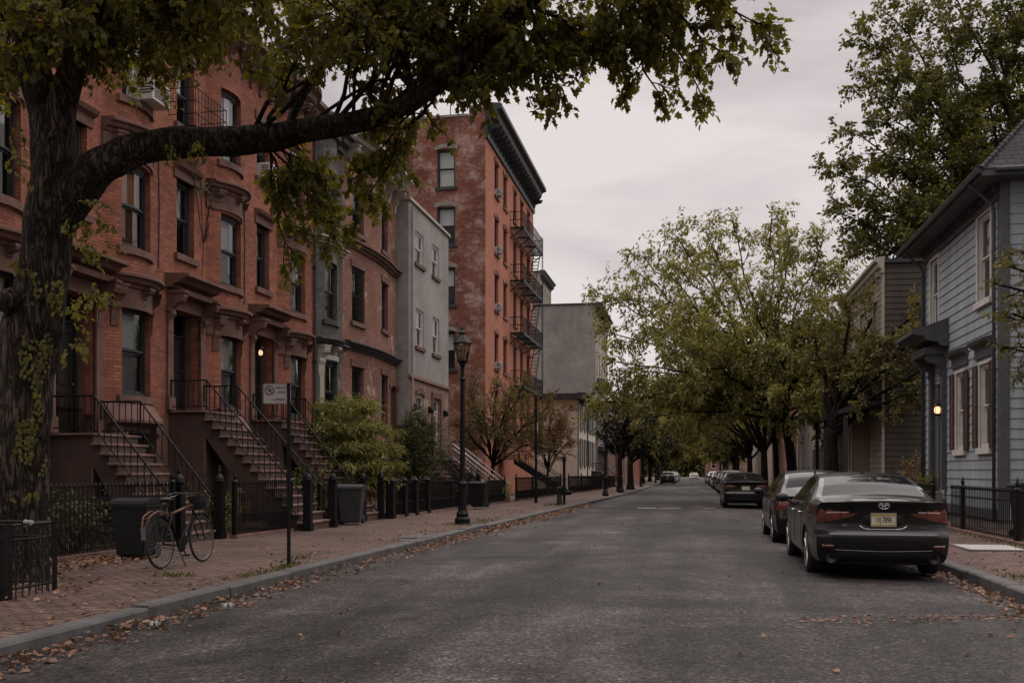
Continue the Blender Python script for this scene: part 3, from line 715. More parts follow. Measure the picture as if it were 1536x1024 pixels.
# ------------------------------------------------------------------ grey painted brick house and brown bow-front
R = thing('row_house', 'dark grey painted brick row house with white scrolled window surround', 'row house', (-12, 30.32, 0))
P = bow(.95, .93, .36); W = 2.68; H = 12.9; q = MB()
wins = [(.4, 1.5, 3.1, 5.05, None), (.4, 1.5, 6.4, 8.3, ('curtain', .75)), (.4, 1.5, 9.6, 11.3, ('blind', .4))]
q.wall(0, W, -.6, H, [x[:4] for x in wins], 0, .2, P, us=P.us); shell(q, 0, W, -.6, H, 9); floors(q, 0, W, (2.75, 6.0, 9.15, 12.3), 9, 1)
q.build('wall', [M['brick_grey_paint'], M['inside']], R)
r = MB(); r.pbox(.01, W - .01, -9.1, -.01, H - .35, H - .1); r.build('roof', M['roofing'], R)
us2 = sorted({0, W, *[x for x in P.us if 0 <= x <= W]})
c = MB(); c.sweep(CORN(H - .5, .5, .7), us2, P); c.build('cornice', M['trim_dark'], R)
for z, mt in ((5.55, 'trim_dark'), (8.85, 'trim_cream')):
    c = MB(); c.sweep(CORN(z, .28, .26), us2, P); c.build('bay_cornice', M[mt], R)
for i, (a, b, z0, z1, bl) in enumerate(wins): win(R, a, b, z0, z1, P, .2, blind=bl, sill='stone_grey' if i != 1 else 'trim_dark', nu=4, fw=.09, cols=1 if i == 0 else 2)
c = MB()
for u in (.24, 1.66): bracket(c, u, 5.5, .95, .24, .2, P); c.pbox(u - .07, u + .07, 0, .05, 3.1, 4.6, P)
bracket(c, .95, 5.5, .32, .2, .2, P); c.pbox(.2, 1.7, 0, .06, 5.1, 5.25, P, nu=6); c.build('window_surround', M['trim_cream'], R)

R = thing('row_house', 'brown brick bow-front row house with a barred window and scrolled gable eave', 'row house', (-12, 33.0, 0))
P = bow(2.9, 2.75, .19); W = 6.36; H = 13.2; q = MB()
wins = [(.75, 1.8, 3.3, 5.2, None), (3.9, 4.95, 3.3, 5.2, None), (.75, 1.8, 6.8, 8.75, ('curtain', .4)), (3.9, 4.95, 6.95, 8.8, ('curtain', .6)), (.75, 1.8, 10.0, 11.6, None), (3.9, 4.95, 10.0, 11.6, ('blind', .5))]
dop = (5.42, 6.24, 2.6, 4.9)
q.wall(0, W, -.6, H, [x[:4] for x in wins] + [dop], 0, .2, P, us=P.us); shell(q, 0, W, -.6, H, 9); floors(q, 0, W, (2.5, 6.2, 9.5, 12.5), 9, 1)
q.build('wall', [M['brick_brown'], M['inside']], R)
r = MB(); r.pbox(.01, W - .01, -9.1, -.01, H - .35, H - .1); r.build('roof', M['roofing'], R)
us2 = sorted({0, W, *[x for x in P.us if 0 <= x <= W]})
c = MB(); c.sweep(CORN(H - .4, .75, .55), us2, P); k = .3
while k < W: bracket(c, k, H - .4, .9, .5, .15, P); k += 1.15
c.build('cornice', M['trim_cream'], R)
for z in (5.75, 9.35):
    c = MB(); c.sweep(CORN(z, .3, .3), us2, P); c.build('bay_cornice', M['trim_dark' if z < 6 else 'brownstone'], R)
for i, (a, b, z0, z1, bl) in enumerate(wins): win(R, a, b, z0, z1, P, .2, blind=bl, sill='brownstone', lintel=('brownstone', 'flat'), nu=3, fw=.08, bars=(i == 2), cols=2 if i == 3 else 1)
door(R, dop[0], dop[1], 2.6, 4.9, rev=.2); surround(R, 5.46, 6.2, 2.6, 4.9); stoop(R, 5.83, .62, 3.4, 2.58)

# ------------------------------------------------------------------ grey stucco house
R = thing('stucco_house', 'flat-roofed grey stucco house with brick ground floor and white windows', 'house', (-11.5, 39.45, 0))
W = 6.75; H = 12.6; q = MB(); q2 = MB()
wins = [(1.05, 2.3, 6.75, 8.35), (3.8, 5.0, 6.75, 8.4), (1.0, 2.3, 10.25, 11.6), (3.75, 4.9, 10.25, 11.65)]
q.wall(0, W, 5.35, H, wins, 0, .14, mr=0); q.wall(0, W, -.6, 5.35, [(1.15, 2.3, 3.35, 4.7), (3.9, 5.05, 2.0, 4.7)], 1, .14)
shell(q, 0, W, -.6, H, 12); floors(q, 0, W, (1.95, 5.6, 9.2, 12.2), 12, 2); q.build('wall', [M['stucco'], M['brick_pale'], M['inside']], R)
r = MB(); r.pbox(-.0, W, -12.1, -.3, H - .1, H + .02); r.pbox(-.06, W + .06, -.3, .1, H, H + .12); r.pbox(-.06, .3, -12.1, -.3, H + .03, H + .12); r.build('roof', M['trim_cream'], R)
c = MB(); c.pbox(-.02, W + .02, -.02, .09, 5.32, 5.46); c.build('string_course', M['brick_pale'], R)
for a, b, z0, z1 in wins: win(R, a, b, z0, z1, ID, .12, fm='trim_white', sill='brownstone', blind=('blind', .35), screen=False)
win(R, 1.15, 2.3, 3.35, 4.7, ID, .12, fm='trim_white', sill='brownstone', lintel=('brownstone', 'arch'), cols=2)
o = door(R, 3.9, 5.05, 2.0, 4.7, rev=.14, dm='trim_white', glazed=True)
c = MB(); n = 0
for u in (3.72, 5.23): c.pbox(u - .12, u + .12, -.01, .06, 2.0, 4.75)
c.pbox(3.6, 5.35, -.01, .06, 4.752, 5.0); c.build('door_surround', M['brownstone'], R)
for u in (.5, 3.1, 5.8):
    c = MB(); c.box(0, .1, u - .06, u + .06, 4.0, 4.3); c.lathe([(.07, 0), (.09, .1), (.05, .22), (.0, .26)], 8, (.16, u, 4.02)); c.build('wall_lamp', M['iron'], R)
stoop(R, 4.48, .75, 3.3, 1.98, rm='steel', newels=False)
c = MB(); c.tube([(.09, .25, .1), (.09, .25, H - .2)], .05, 8); c.build('downspout', M['stucco'], R)

# ------------------------------------------------------------------ tall red tenement
R = thing('tenement', 'tall five-storey red brick tenement with black cornice and fire escape', 'apartment building', (-11.5, 54.8, 0))
W = 17.0; H = 21.7; q = MB(); fr = []
cols_ = [(2.6, 3.75), (5.35, 6.5), (8.8, 9.95), (11.4, 12.55), (14.2, 15.3)]; rows_ = [(17.7, 19.7), (14.3, 16.4), (10.95, 13.05), (7.5, 9.55), (4.2, 6.2)]
for a, b in cols_:
    for c, d in rows_: fr.append((a, b, c, d))
q.wall(0, W, -.8, H, fr, 0, .2)
PS = lambda u, w, z: (-u, -w, z)
so = [(1.75, 2.8, c, d) for c, d in ((17.5, 19.65), (14.25, 16.4), (10.85, 12.95), (7.2, 9.35))]
q.wall(0, 14, -.8, H - .25, so, 1, .2, PS)
q.quad((0, W, -.8), (-14, W, -.8), (-14, W, H), (0, W, H), 0); q.quad((-14, 0, -.8), (-14, W, -.8), (-14, W, H), (-14, 0, H), 1)
for z in (3.8, 7.0, 10.4, 13.8, 17.1, 20.6): q.quad((-.3, .3, z), (-13.9, .3, z), (-13.9, W - .02, z), (-.3, W - .02, z), 2)
q.quad((-3.5, .3, 0), (-3.5, W, 0), (-3.5, W, 20.6), (-3.5, .3, 20.6), 2)
q.box(-.95, -.005, .0, .6, H - .25, H + .35, 1)
q.build('wall', [M['brick_tall_front'], M['brick_tall_side'], M['inside']], R)
r = MB(); r.box(-14.05, -1.0, -.06, W, H - .25, H - .12); r.build('roof', M['stone_grey'], R)
c = MB(); c.sweep(CORN(H - .75, .95, 1.2), [-.1, W + .1]); c.pbox(-.05, W + .05, 0, .12, H - 1.5, H - .75); k = .3
while k < W: bracket(c, k, H - .75, .75, .72, .17); k += .85
c.build('cornice', M['trim_dark'], R)
for (a, b, c, d) in fr: win(R, a, b, c, d, ID, .2, fm='trim_dark', sill='brownstone', lintel=('brick_tall_side', 'arch'), blind=('blind', .45) if (a * 7 + c) % 3 < 1.6 else None)
for (a, b, c, d) in so: win(R, a, b, c, d, PS, .2, fm='trim_dark', sill='trim_dark', lintel=('stone_grey', 'arch'), blind=('blind', 1.0 if c > 17 else .5), screen=(c < 17))
fe = None; q = MB()
for z in (16.95, 13.6, 10.25, 6.85):
    for i in range(7): q.box(.06 + .12 * i, .12 + .12 * i, 7.6, 15.8, z, z + .05)
    for u in (7.6, 10.3, 13, 15.76): q.box(0, .88, u, u + .06, z - .08, z); q.tube([(0, u + .02, z - .7), (.85, u + .02, z - .04)], .035, 5)
    q.box(.84, .90, 7.6, 15.8, z - .12, z + .06)
fe = q.build('fire_escape', M['iron'], R)
for z in (16.95, 13.6, 10.25, 6.85):
    q = MB()
    for zz in (z + .5, z + 1.0): q.tube([(.0, 7.62, zz), (.87, 7.62, zz), (.87, 15.78, zz), (0, 15.78, zz)], .026, 5)
    for i in range(42): q.tube([(.87, 7.62 + i * .199, z), (.87, 7.62 + i * .199, z + 1.0)], .014, 4)
    for i in range(6): 
        for u in (7.62, 15.78): q.tube([(.05 + i * .155, u, z), (.05 + i * .155, u, z + 1)], .013, 4)
    q.build('railing', M['iron'], fe)
    q = MB(); z1 = z - 3.35
    if z > 7:
        for x in (.35, .8): q.tube([(x, 15.2, z), (x, 12.4, z1 + .05)], .035, 4)
        for i in range(12): f = i / 12; q.box(.3, .8, 15.1 - 2.8 * f - .1, 15.1 - 2.8 * f + .1, z - 3.3 * f - .02, z - 3.3 * f)
        q.build('stair', M['iron'], fe)
    q = MB()
    for u in (14.6, 15.05): q.tube([(1.0, u, z - 3.1), (1.0, u, z + 1)], .026, 4)
    for i in range(14): q.tube([(1.0, 14.6, z - 3 + i * .28), (1.0, 15.05, z - 3 + i * .28)], .02, 4)
    q.build('ladder', M['iron'], fe)
c = MB(); c.tube([(-4, 8, H), (-4, 8, H + 3.5)], .03, 5); c.build('antenna', M['iron'], R)
c = MB(); c.box(-2.4, -1.4, 10, 11.5, H - .2, H + 1.5); c.box(-2.5, -1.3, 9.9, 11.6, H + 1.5, H + 1.65); c.build('chimney', M['brick_tall_side'], R)
door(R, 4.0, 5.1, 2.2, 4.0, rev=.04) if False else None
stoop(R, 4.6, .9, 4.2, 2.2, zb=.05, sm='iron', open_=True, newels=False)
for z, nm in ((17.7, 'topmost of the four'), (14.3, 'second from the top'), (10.95, 'third from the top'), (7.5, 'lowest of the four')):
    ac_unit(-11.5, 57.98, z + .02, f'pale air conditioner in the tenement window column at its corner, {nm}', .95)

# ------------------------------------------------------------------ plain houses further along
def plain(name, label, cat, X, Ya, Yb, H, wm, depth, rows, cols, side=-1, group=None, lap=0, fm='trim_dark', corn=('trim_dark', .45, .5), sill='stone_grey', shut=None, sidem=None, ops_side=(), inside=True, zb=-1.0, ww=1.0, cw=None, blind=True, lint=None):
    rz = 0 if side < 0 else PI
    R = thing(name, label, cat, (X, Ya if side < 0 else Yb, gz(Ya)), rz, group); W = Yb - Ya; q = MB(); ops = []
    for i in range(cols):
        uc = W * (i + .5) / cols if cw is None else cw[i]
        for z0, z1 in rows: ops.append((uc - ww / 2, uc + ww / 2, z0, z1))
    mats = [M[wm], M[sidem or wm], M['inside']]
    q.wall(0, W, zb, H, ops, 0, .14, lap=lap)
    near = 0 if side < 0 else W; far = W - near; sg = -1 if side < 0 else 1
    PN = lambda u, w, z: (-u, near + sg * w, z)
    q.wall(0, depth, zb, H, ops_side, 1, .14, PN, lap=lap)
    q.quad((0, far, zb), (-depth, far, zb), (-depth, far, H), (0, far, H), 1); q.quad((-depth, 0, zb), (-depth, W, zb), (-depth, W, H), (-depth, 0, H), 1)
    q.quad((-2.5, .02, zb), (-2.5, W - .02, zb), (-2.5, W - .02, H - .3), (-2.5, .02, H - .3), 2)
    q.build('wall', mats, R)
    r = MB(); r.pbox(-.12, W + .12, -depth - .1, -.002, H - .12, H + .02); r.build('roof', M['roofing'], R)
    if corn:
        c = MB(); c.sweep(CORN(H - corn[2], corn[1], corn[2] + .12), [-.14, W + .14]); k = .4
        while k < W: bracket(c, k, H - corn[2], corn[2] * .8, corn[1] * .7, .14); k += 1.0
        c.build('cornice', M[corn[0]], R)
    for i, (a, b, c, d) in enumerate(ops):
        win(R, a, b, c, d, ID, .13, fm=fm, sill=sill, blind=('blind', .5) if blind and i % 3 else None, casing=.09 if lap else 0, lintel=lint)
        if shut:
            for x0, x1 in ((a - .52, a - .1), (b + .1, b + .52)):
                s_ = MB(); s_.pbox(x0, x1, .03, .07, c, d)
                n = int((d - c - .2) / .09)
                for j in range(n): z = c + .1 + j * .09; s_.prism([(.068, z), (.09, z), (.072, z + .07), (.068, z + .07)], x0 + .05, x1 - .05)
                s_.build('shutter', M[shut], R)
    return R
R = plain('clapboard_house', 'cream clapboard house with black shutters and flat dark eave', 'house', -9, 78.3, 92.6, 7.7, 'siding_cream', 7, [(4.95, 7.1), (2.0, 4.2)], 4, lap=.16, shut='shutter_black', cw=[2.2, 5.2, 9.0, 12.0], corn=('trim_dark', .7, .45), fm='trim_white')
c = MB(); c.pbox(-.03, .28, .02, .07, -1, 7.3); c.pbox(7.0, 7.2, .02, .1, -1, 7.3); c.prism([(-7.2, 7.25), (.6, 7.25), (.65, 7.7), (-7.2, 7.7)], -.55, -.13); c.build('corner_board', M['trim_dark'], R)
stoop(R, 11.4, .8, 2.4, 1.6, sm='stone_grey', newels=False)
R = plain('apartment_block', 'big grey apartment block with a blank stucco side wall', 'apartment building', -10.5, 108.7, 124, 20, 'stucco_tan', 10, [(16.2, 18.3), (12.6, 14.8), (9, 11.2), (5.4, 7.6)], 5, sidem='stucco_far', corn=('trim_dark', .7, .6), fm='trim_cream', sill='trim_cream')
c = MB(); c.prism([(.02, 10.4), (.9, 11.4), (.9, 11.8), (.02, 11.9)], 1, 8); c.build('canopy', M['trim_slate'], R)
plain('apartment_block', 'narrow pale apartment block squeezed between the tenement and the grey block', 'apartment building', -17.3, 113, 122, 24.6, 'stucco_tan', 6, [(20.5, 23), (16.8, 19.3), (13.2, 15.7), (9.6, 12.1), (6, 8.5)], 4, corn=('trim_slate', .6, .6), fm='trim_white', sill='trim_cream', ww=1.2)
R = plain('clapboard_house', 'grey clapboard house with dark shopfront below, past the cream house', 'house', -8.8, 92.9, 102, 8.0, 'siding_grey', 7, [(4.6, 6.9)], 4, lap=.16, corn=('trim_slate', .4, .35), fm='trim_cream')
c = MB(); c.pbox(.2, 8.9, .0, .5, 3.5, 3.9); c.pbox(.3, 8.8, .01, .06, .2, 3.5); c.build('shopfront', M['trim_dark'], R)
plain('row_house', 'small tan brick house with bracketed cornice, furthest visible on the left', 'house', -8.6, 102.3, 112, 8.6, 'brick_pale', 7, [(5, 7), (1.8, 3.9)], 4, corn=('trim_slate', .5, .4))
for i, (ya, yb, h, wm, lb) in enumerate(((126, 140, 9, 'brick_brown', 'brown brick house behind the dark street trees'), (142, 158, 8, 'stucco_tan', 'pale rendered house beyond the dark street trees'), (160, 190, 10, 'brick_red', 'long red brick house near the parked cars at the far left'))):
    plain('row_house', lb, 'house', -9.5, ya, yb, h, wm, 8, [(5, 7), (1.8, 3.9)], 4)

# ------------------------------------------------------------------ right side
R = thing('clapboard_house', 'blue-grey clapboard house with rusty shutters and dark overhanging eaves', 'house', (7, 32.35, 0), PI)
W = 7.75; H = 8.25; D = 7.2; q = MB()
up = [(5.8, 6.9, 5.65, 7.75), (.75, 1.75, 5.65, 7.7)]; lo = [(3.72, 4.62, 2.05, 4.1), (5.98, 6.9, 2.05, 4.1)]; dr = (1.35, 2.45, .95, 4.0)
q.wall(0, W, .35, H, up + lo + [dr], 0, .13, lap=.235); PN = lambda u, w, z: (-u, W + w, z)
q.wall(0, D, .35, H, [], 0, .13, PN, lap=.235)
q.quad((0, 0, .35), (-D, 0, .35), (-D, 0, H), (0, 0, H)); q.quad((-D, 0, .35), (-D, W, .35), (-D, W, H), (-D, 0, H))
q.quad((-2.5, .05, .3), (-2.5, W - .05, .3), (-2.5, W - .05, H), (-2.5, .05, H), 1); q.quad((-.2, .05, 4.9), (-2.5, .05, 4.9), (-2.5, W - .05, 4.9), (-.2, W - .05, 4.9), 1)
q.box(-D + .05, -.03, .03, W - .03, -.3, .36, 2)
q.build('wall', [M['siding_blue'], M['inside'], M['stone_grey']], R)
c = MB()
c.pbox(-.02, .16, .0, .05, .35, H); c.pbox(W - .16, W + .05, .0, .05, .35, H); c.box(-.16, -.001, W + .001, W + .05, .35, H)
c.pbox(.17, W - .17, .0, .04, .34, .56); c.build('corner_board', M['trim_slate'], R)
# hipped roof
e = .62; r = MB(); zE = H + .05; A = [(e, -e, zE), (e, W + e, zE), (-D - e, W + e, zE), (-D - e, -e, zE)]; B = [(-D / 2, 4.2, zE + 4.6), (-D / 2, W - 4.2 + .9, zE + 4.6)]
n = r.add(A + B)
def rq(ids):
    P3 = [(A + B)[i] for i in ids]; a = Vector(P3[0]); ux = (Vector(P3[1]) - a).normalized(); nn = (Vector(P3[1]) - a).cross(Vector(P3[-1]) - a).normalized(); vy = nn.cross(ux)
    r.face([n + i for i in ids], 0, [((Vector(p) - a).dot(ux), (Vector(p) - a).dot(vy)) for p in P3])
rq((0, 1, 5, 4)); rq((1, 2, 5)); rq((2, 3, 4, 5)); rq((3, 0, 4))
ro = r.build('roof', M['shingle'], R)
hc = MB()
for i, j in ((0, 4), (1, 5), (2, 5), (3, 4), (4, 5)):
    a, b = Vector((A + B)[i]), Vector((A + B)[j]); m_ = int((b - a).length / .16)
    for k in range(m_): p = a.lerp(b, k / m_); p2 = a.lerp(b, (k + 1.12) / m_); hc.tube([p + Vector((0, 0, .0)), p2 + Vector((0, 0, .0))], [.075, .06], 6)
hc.build('ridge_cap', M['shingle'], ro)
c = MB(); c.box(-D - e + .02, e - .02, -e + .02, W + e - .02, zE - .16, zE - .005); c.build('soffit', M['trim_slate'], R)
c = MB(); gp = [(0, -.12), (.1, -.12), (.13, -.02), (.13, 0), (.02, 0), (0, -.02)]
c.sweep([(e + x - .02, zE + z + .02) for x, z in gp], [-e, W + e]); c.tube([(e - .3, W + e + .06, zE - .05), (-D - e, W + e + .06, zE - .05)], .06, 6); c.build('gutter', M['trim_dark'], R)
c = MB(); k = .3
c.pbox(.1, W - .1, .0, .07, H - .45, H - .12)
while k < W: c.pbox(k - .05, k + .05, .07, .16, H - .3, H - .12); k += .25
c.build('frieze', M['trim_slate'], R)
for u in (W - .28, .1):
    c = MB(); c.tube([(e + .02, u, zE - .12), (e - .1, u, zE - .22), (.13, u, zE - .62), (.1, u, zE - .8), (.1, u, .3)], .042, 8); c.build('downspout', M['trim_slate'], R, smooth=True)
for a, b, z0, z1 in up: win(R, a, b, z0, z1, ID, .1, fm='trim_white', sill='trim_white', blind=('blind', .75), casing=.1)
for a, b, z0, z1 in lo:
    win(R, a, b, z0, z1, ID, .1, fm='trim_white', sill='trim_white', casing=.07, cols=2)
    c = MB(); c.prism([(.0, 4.25), (.06, 4.25), (.06, 4.5), (.2, 4.58), (.24, 4.66), (0, 4.72)], a - .32, b + .32); c.build('lintel', M['trim_slate'], R)
    for x0, x1 in ((a - .43, a - .08), (b + .08, b + .43)):
        s_ = MB()
        for p in ((x0, x0 + .05, z0, z1), (x1 - .05, x1, z0, z1), (x0 + .05, x1 - .05, z0, z0 + .07), (x0 + .05, x1 - .05, z1 - .07, z1), (x0 + .05, x1 - .05, 3.02, 3.1)): s_.pbox(p[0], p[1], .045, .085, p[2], p[3])
        for j in range(34):
            z = z0 + .08 + j * .0555
            if z < z1 - .1 and not 2.98 < z < 3.1: s_.prism([(.05, z + .045), (.078, z), (.084, z + .008), (.056, z + .052)], x0 + .05, x1 - .05)
        s_.build('shutter', M['shutter'], R)
door(R, dr[0], dr[1], .95, 4.0, rev=.13, dm='trim_slate')
c = MB()
for u in (1.2, 2.6): c.pbox(u - .13, u + .13, .0, .14, .95, 4.35); bracket(c, u, 4.75, 1.0, .55, .18)
c.pbox(1.05, 2.75, 0, .62, 4.75, 4.95); c.sweep(CORN(4.95, 1.0, .5), [.8, 3.0]); c.prism([(.0, 5.45), (.96, 5.42), (.0, 5.75)], .85, 2.95)
c.build('door_hood', M['trim_slate'], R)
c = MB(); x, y, z = .24, 2.62, 3.08; c.lathe([(.0, .36), (.03, .33), (.12, .24), (.12, .22)], 8, (x, y, z)); c.lathe([(.05, -.05), (.09, -.01), (.09, .01)], 8, (x, y, z)); c.tube([(.1, y, z + .36), (x, y, z + .4), (x, y, z + .33)], .012, 5)

for i in range(4): a = PI / 4 + PI / 2 * i; c.tube([(x + .085 * math.cos(a), y + .085 * math.sin(a), z), (x + .11 * math.cos(a), y + .11 * math.sin(a), z + .24)], .007, 4)
lo_ = c.build('porch_lamp', M['iron'], R); g = MB(); g.lathe([(.06, .02), (.085, .07), (.085, .16), (.06, .21)], 10, (x, y, z)); g.build('bulb', M['lamp_lit'], lo_, smooth=True)
c = MB()
for i in range(4): c.box(.14, .5 + .3 * (3 - i), 1.05, 2.75, .1 + .2 * i + (0 if i == 0 else .002), .1 + .2 * (i + 1))
so_ = c.build('steps', M['stone_grey'], R)

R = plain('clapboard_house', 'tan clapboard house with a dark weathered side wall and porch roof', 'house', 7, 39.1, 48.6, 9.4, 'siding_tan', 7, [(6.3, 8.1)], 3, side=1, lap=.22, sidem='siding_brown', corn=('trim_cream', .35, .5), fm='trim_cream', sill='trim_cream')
c = MB(); c.prism([(.0, 3.95), (1.5, 3.7), (1.5, 3.85), (0, 4.5)], .2, 9.4)
for u in (.4, 3.4, 6.4, 9.2): c.pbox(u - .07, u + .07, 1.25, 1.4, .1, 3.72)
c.build('porch', M['trim_dark'], R)
c = MB(); c.pbox(2.3, 2.45, 0, .06, -.2, 9); c.pbox(9.4, 9.55, -.02, .06, -.2, 9.0); c.build('corner_board', M['trim_cream'], R)
for uc in (2.0, 5.6):
    c = MB(); c.prism([(0, .8), (.7, .8), (.7, 3.6), (0, 3.6)], uc - .9, uc + .9); bo = c.build('bay', M['siding_tan'], R)
    for k in range(3):
        x = uc - .57 + .57 * k; g = MB(); g.pbox(x - .23, x + .23, .701, .72, 1.4, 3.2); f = g.build('window', M['trim_cream'], bo); g = MB(); g.pbox(x - .17, x + .17, .721, .724, 1.48, 3.12); g.build('pane', M['car_glass'], f)
R = plain('clapboard_house', 'low tan clapboard house with a dark open garage below', 'house', 6.9, 51, 61, 7.0, 'siding_tan', 7, [(4.6, 6.2)], 3, side=1, lap=.22, corn=('trim_cream', .3, .3), fm='trim_cream')
c = MB(); c.pbox(.6, 9.4, .02, .06, .2, 2.8); c.build('garage_dark_panel', M['trim_dark'], R)  # flat dark panel standing in for the shade inside the open garage
for i, (ya, yb, h, wm, lb) in enumerate(((64, 76, 9, 'siding_grey', 'grey clapboard house behind the yellow-green tree on the right'), (80, 100, 9, 'brick_brown', 'brown brick house behind the far right row of cars'), (110, 150, 10, 'stucco_tan', 'long pale house at the far right end of the street'))):
    plain('house', lb, 'house', 7.5, ya, yb, h, wm, 8, [(5.2, 7.2), (1.9, 4)], 4, side=1, fm='trim_cream')
R = thing('brick_building', 'brown brick building closing the far end of the street', 'building', (4, 345, gz(345)))
q = MB(); PF = lambda u, w, z: (u, -w, z); ops = [(x, x + 1.6, z, z + 2.6) for x in (2, 6, 10, 14, 18) for z in (3, 7.5, 12, 16)]
q.wall(0, 22, -3, 20, ops, 0, .2, PF); q.box(0.01, 21.99, .6, 9, -3, 19.9, 1); q.build('wall', [M['brick_brown'], M['inside']], R)
c = MB(); c.box(-.3, 22.3, -.5, 9, 20, 20.6); c.build('cornice', M['trim_cream'], R)
for (a, b, c, d) in ops: win(R, a, b, c, d, PF, .15, fm='trim_white', sill='trim_cream')
# ------------------------------------------------------------------ trees and plants
def rv(rng): 
    while 1:
        v = Vector((rng.uniform(-1, 1), rng.uniform(-1, 1), rng.uniform(-1, 1)))
        if .05 < v.length < 1: return v.normalized()
LEAFSHAPES = {
    'broad': ([(0, 0), (.40, .20), (.27, .40), (.36, .66), (.13, .74), (0, 1.05)], .10),
    'oval': ([(0, 0), (.24, .3), (.22, .65), (0, 1)], .06),
    'slim': ([(0, 0), (.20, .35), (.15, .7), (0, 1)], .03)}
def leaf(mb, p, d, nrm, size, shape):
    pts, fold = LEAFSHAPES[shape]
    d = d.normalized(); s = d.cross(nrm)
    if s.length < 1e-4: s = d.orthogonal()
    s.normalize(); n = s.cross(d)
    k = len(mb.v); mid = [pts[0], pts[-1]]
    right = [p + s * (x * size) + d * (y * size) + n * (abs(x) * fold * 4 * size - .12 * y * y * size) for x, y in pts]
    left = [p - s * (x * size) + d * (y * size) + n * (abs(x) * fold * 4 * size - .12 * y * y * size) for x, y in pts[1:-1]]
    mb.v += [tuple(q) for q in right + left]; m = len(pts)
    mb.f.append(tuple(range(k, k + m))); mb.f.append((k, k + m - 1) + tuple(k + m + i for i in range(m - 3, -1, -1)))
    mb.m += [0, 0]; mb.uv += [None, None]
def twig(wb, lb, p, d, ln, n, size, shape, rng, droop=.5, r=.006, wood=True):
    pts = [p]; q = p.copy(); dd = d.normalized()
    for i in range(4):
        dd = (dd + Vector((0, 0, -droop * .18)) + rv(rng) * .15).normalized(); q = q + dd * (ln / 4); pts.append(q.copy())
    if wood: wb.tube(pts, [r, r * .8, r * .65, r * .5, r * .3], 4, cap=False)
    for i in range(n):
        t = (i + .5 + rng.uniform(-.4, .4)) / n * 3.95; k = min(3, int(t)); b = pts[k].lerp(pts[k + 1], t - k); tan = (pts[k + 1] - pts[k]).normalized()
        side = rv(rng); side = (side - tan * side.dot(tan)).normalized()
        ld = (tan * .5 + side * .8 + Vector((0, 0, -droop)) * rng.uniform(.3, 1.2)).normalized()
        nr = (Vector((0, 0, 1)) + rv(rng) * .9).normalized()
        leaf(lb, b + side * size * .15, ld, nr, size * rng.uniform(.65, 1.15), shape)
def limb(wb, p0, p1, r0, r1, rng, sag=.0, jit=.06, n=7, sides=6):
    ln = (p1 - p0).length; pts = []
    for i in range(n + 1):
        t = i / n; q = p0.lerp(p1, t); q.z += sag * ln * math.sin(PI * t)
        if 0 < i < n: q += rv(rng) * jit * ln * .5
        pts.append(q)
    wb.tube(pts, [r0 + (r1 - r0) * (i / n) for i in range(n + 1)], sides, cap=False); return pts
def pick(pts, t):
    f = t * (len(pts) - 1); k = min(len(pts) - 2, int(f)); return pts[k].lerp(pts[k + 1], f - k), (pts[k + 1] - pts[k]).normalized()
def bush_limb(wb, lb, pts, rng, nb, blen, nt_, tlen, nl, size, shape, droop=.5, t0=.3, up=.15, rb=.018, endt=True):
    for i in range(nb):
        t = t0 + (1 - t0) * (i + rng.random()) / nb; p, tan = pick(pts, min(t, .99))
        s = rv(rng); s = (s - tan * s.dot(tan)).normalized()
        d = (tan * .75 + s * .85 + Vector((0, 0, up))).normalized(); l = blen * rng.uniform(.55, 1.15) * (1.15 - .35 * t)
        sub = limb(wb, p, p + d * l, rb * (1.2 - .6 * t), rb * .3, rng, -.05 * droop, .12, 4, 4)
        for j in range(nt_):
            tt = .2 + .8 * (j + rng.random()) / nt_; q, tn = pick(sub, min(tt, .99)); s2 = rv(rng)
            twig(wb, lb, q, tn * .7 + s2 * .8, tlen * rng.uniform(.6, 1.2), nl, size, shape, rng, droop)
    if endt:
        for j in range(3): twig(wb, lb, pts[-1], (pts[-1] - pts[-2]).normalized() + rv(rng) * .5, tlen * 1.1, nl, size, shape, rng, droop)

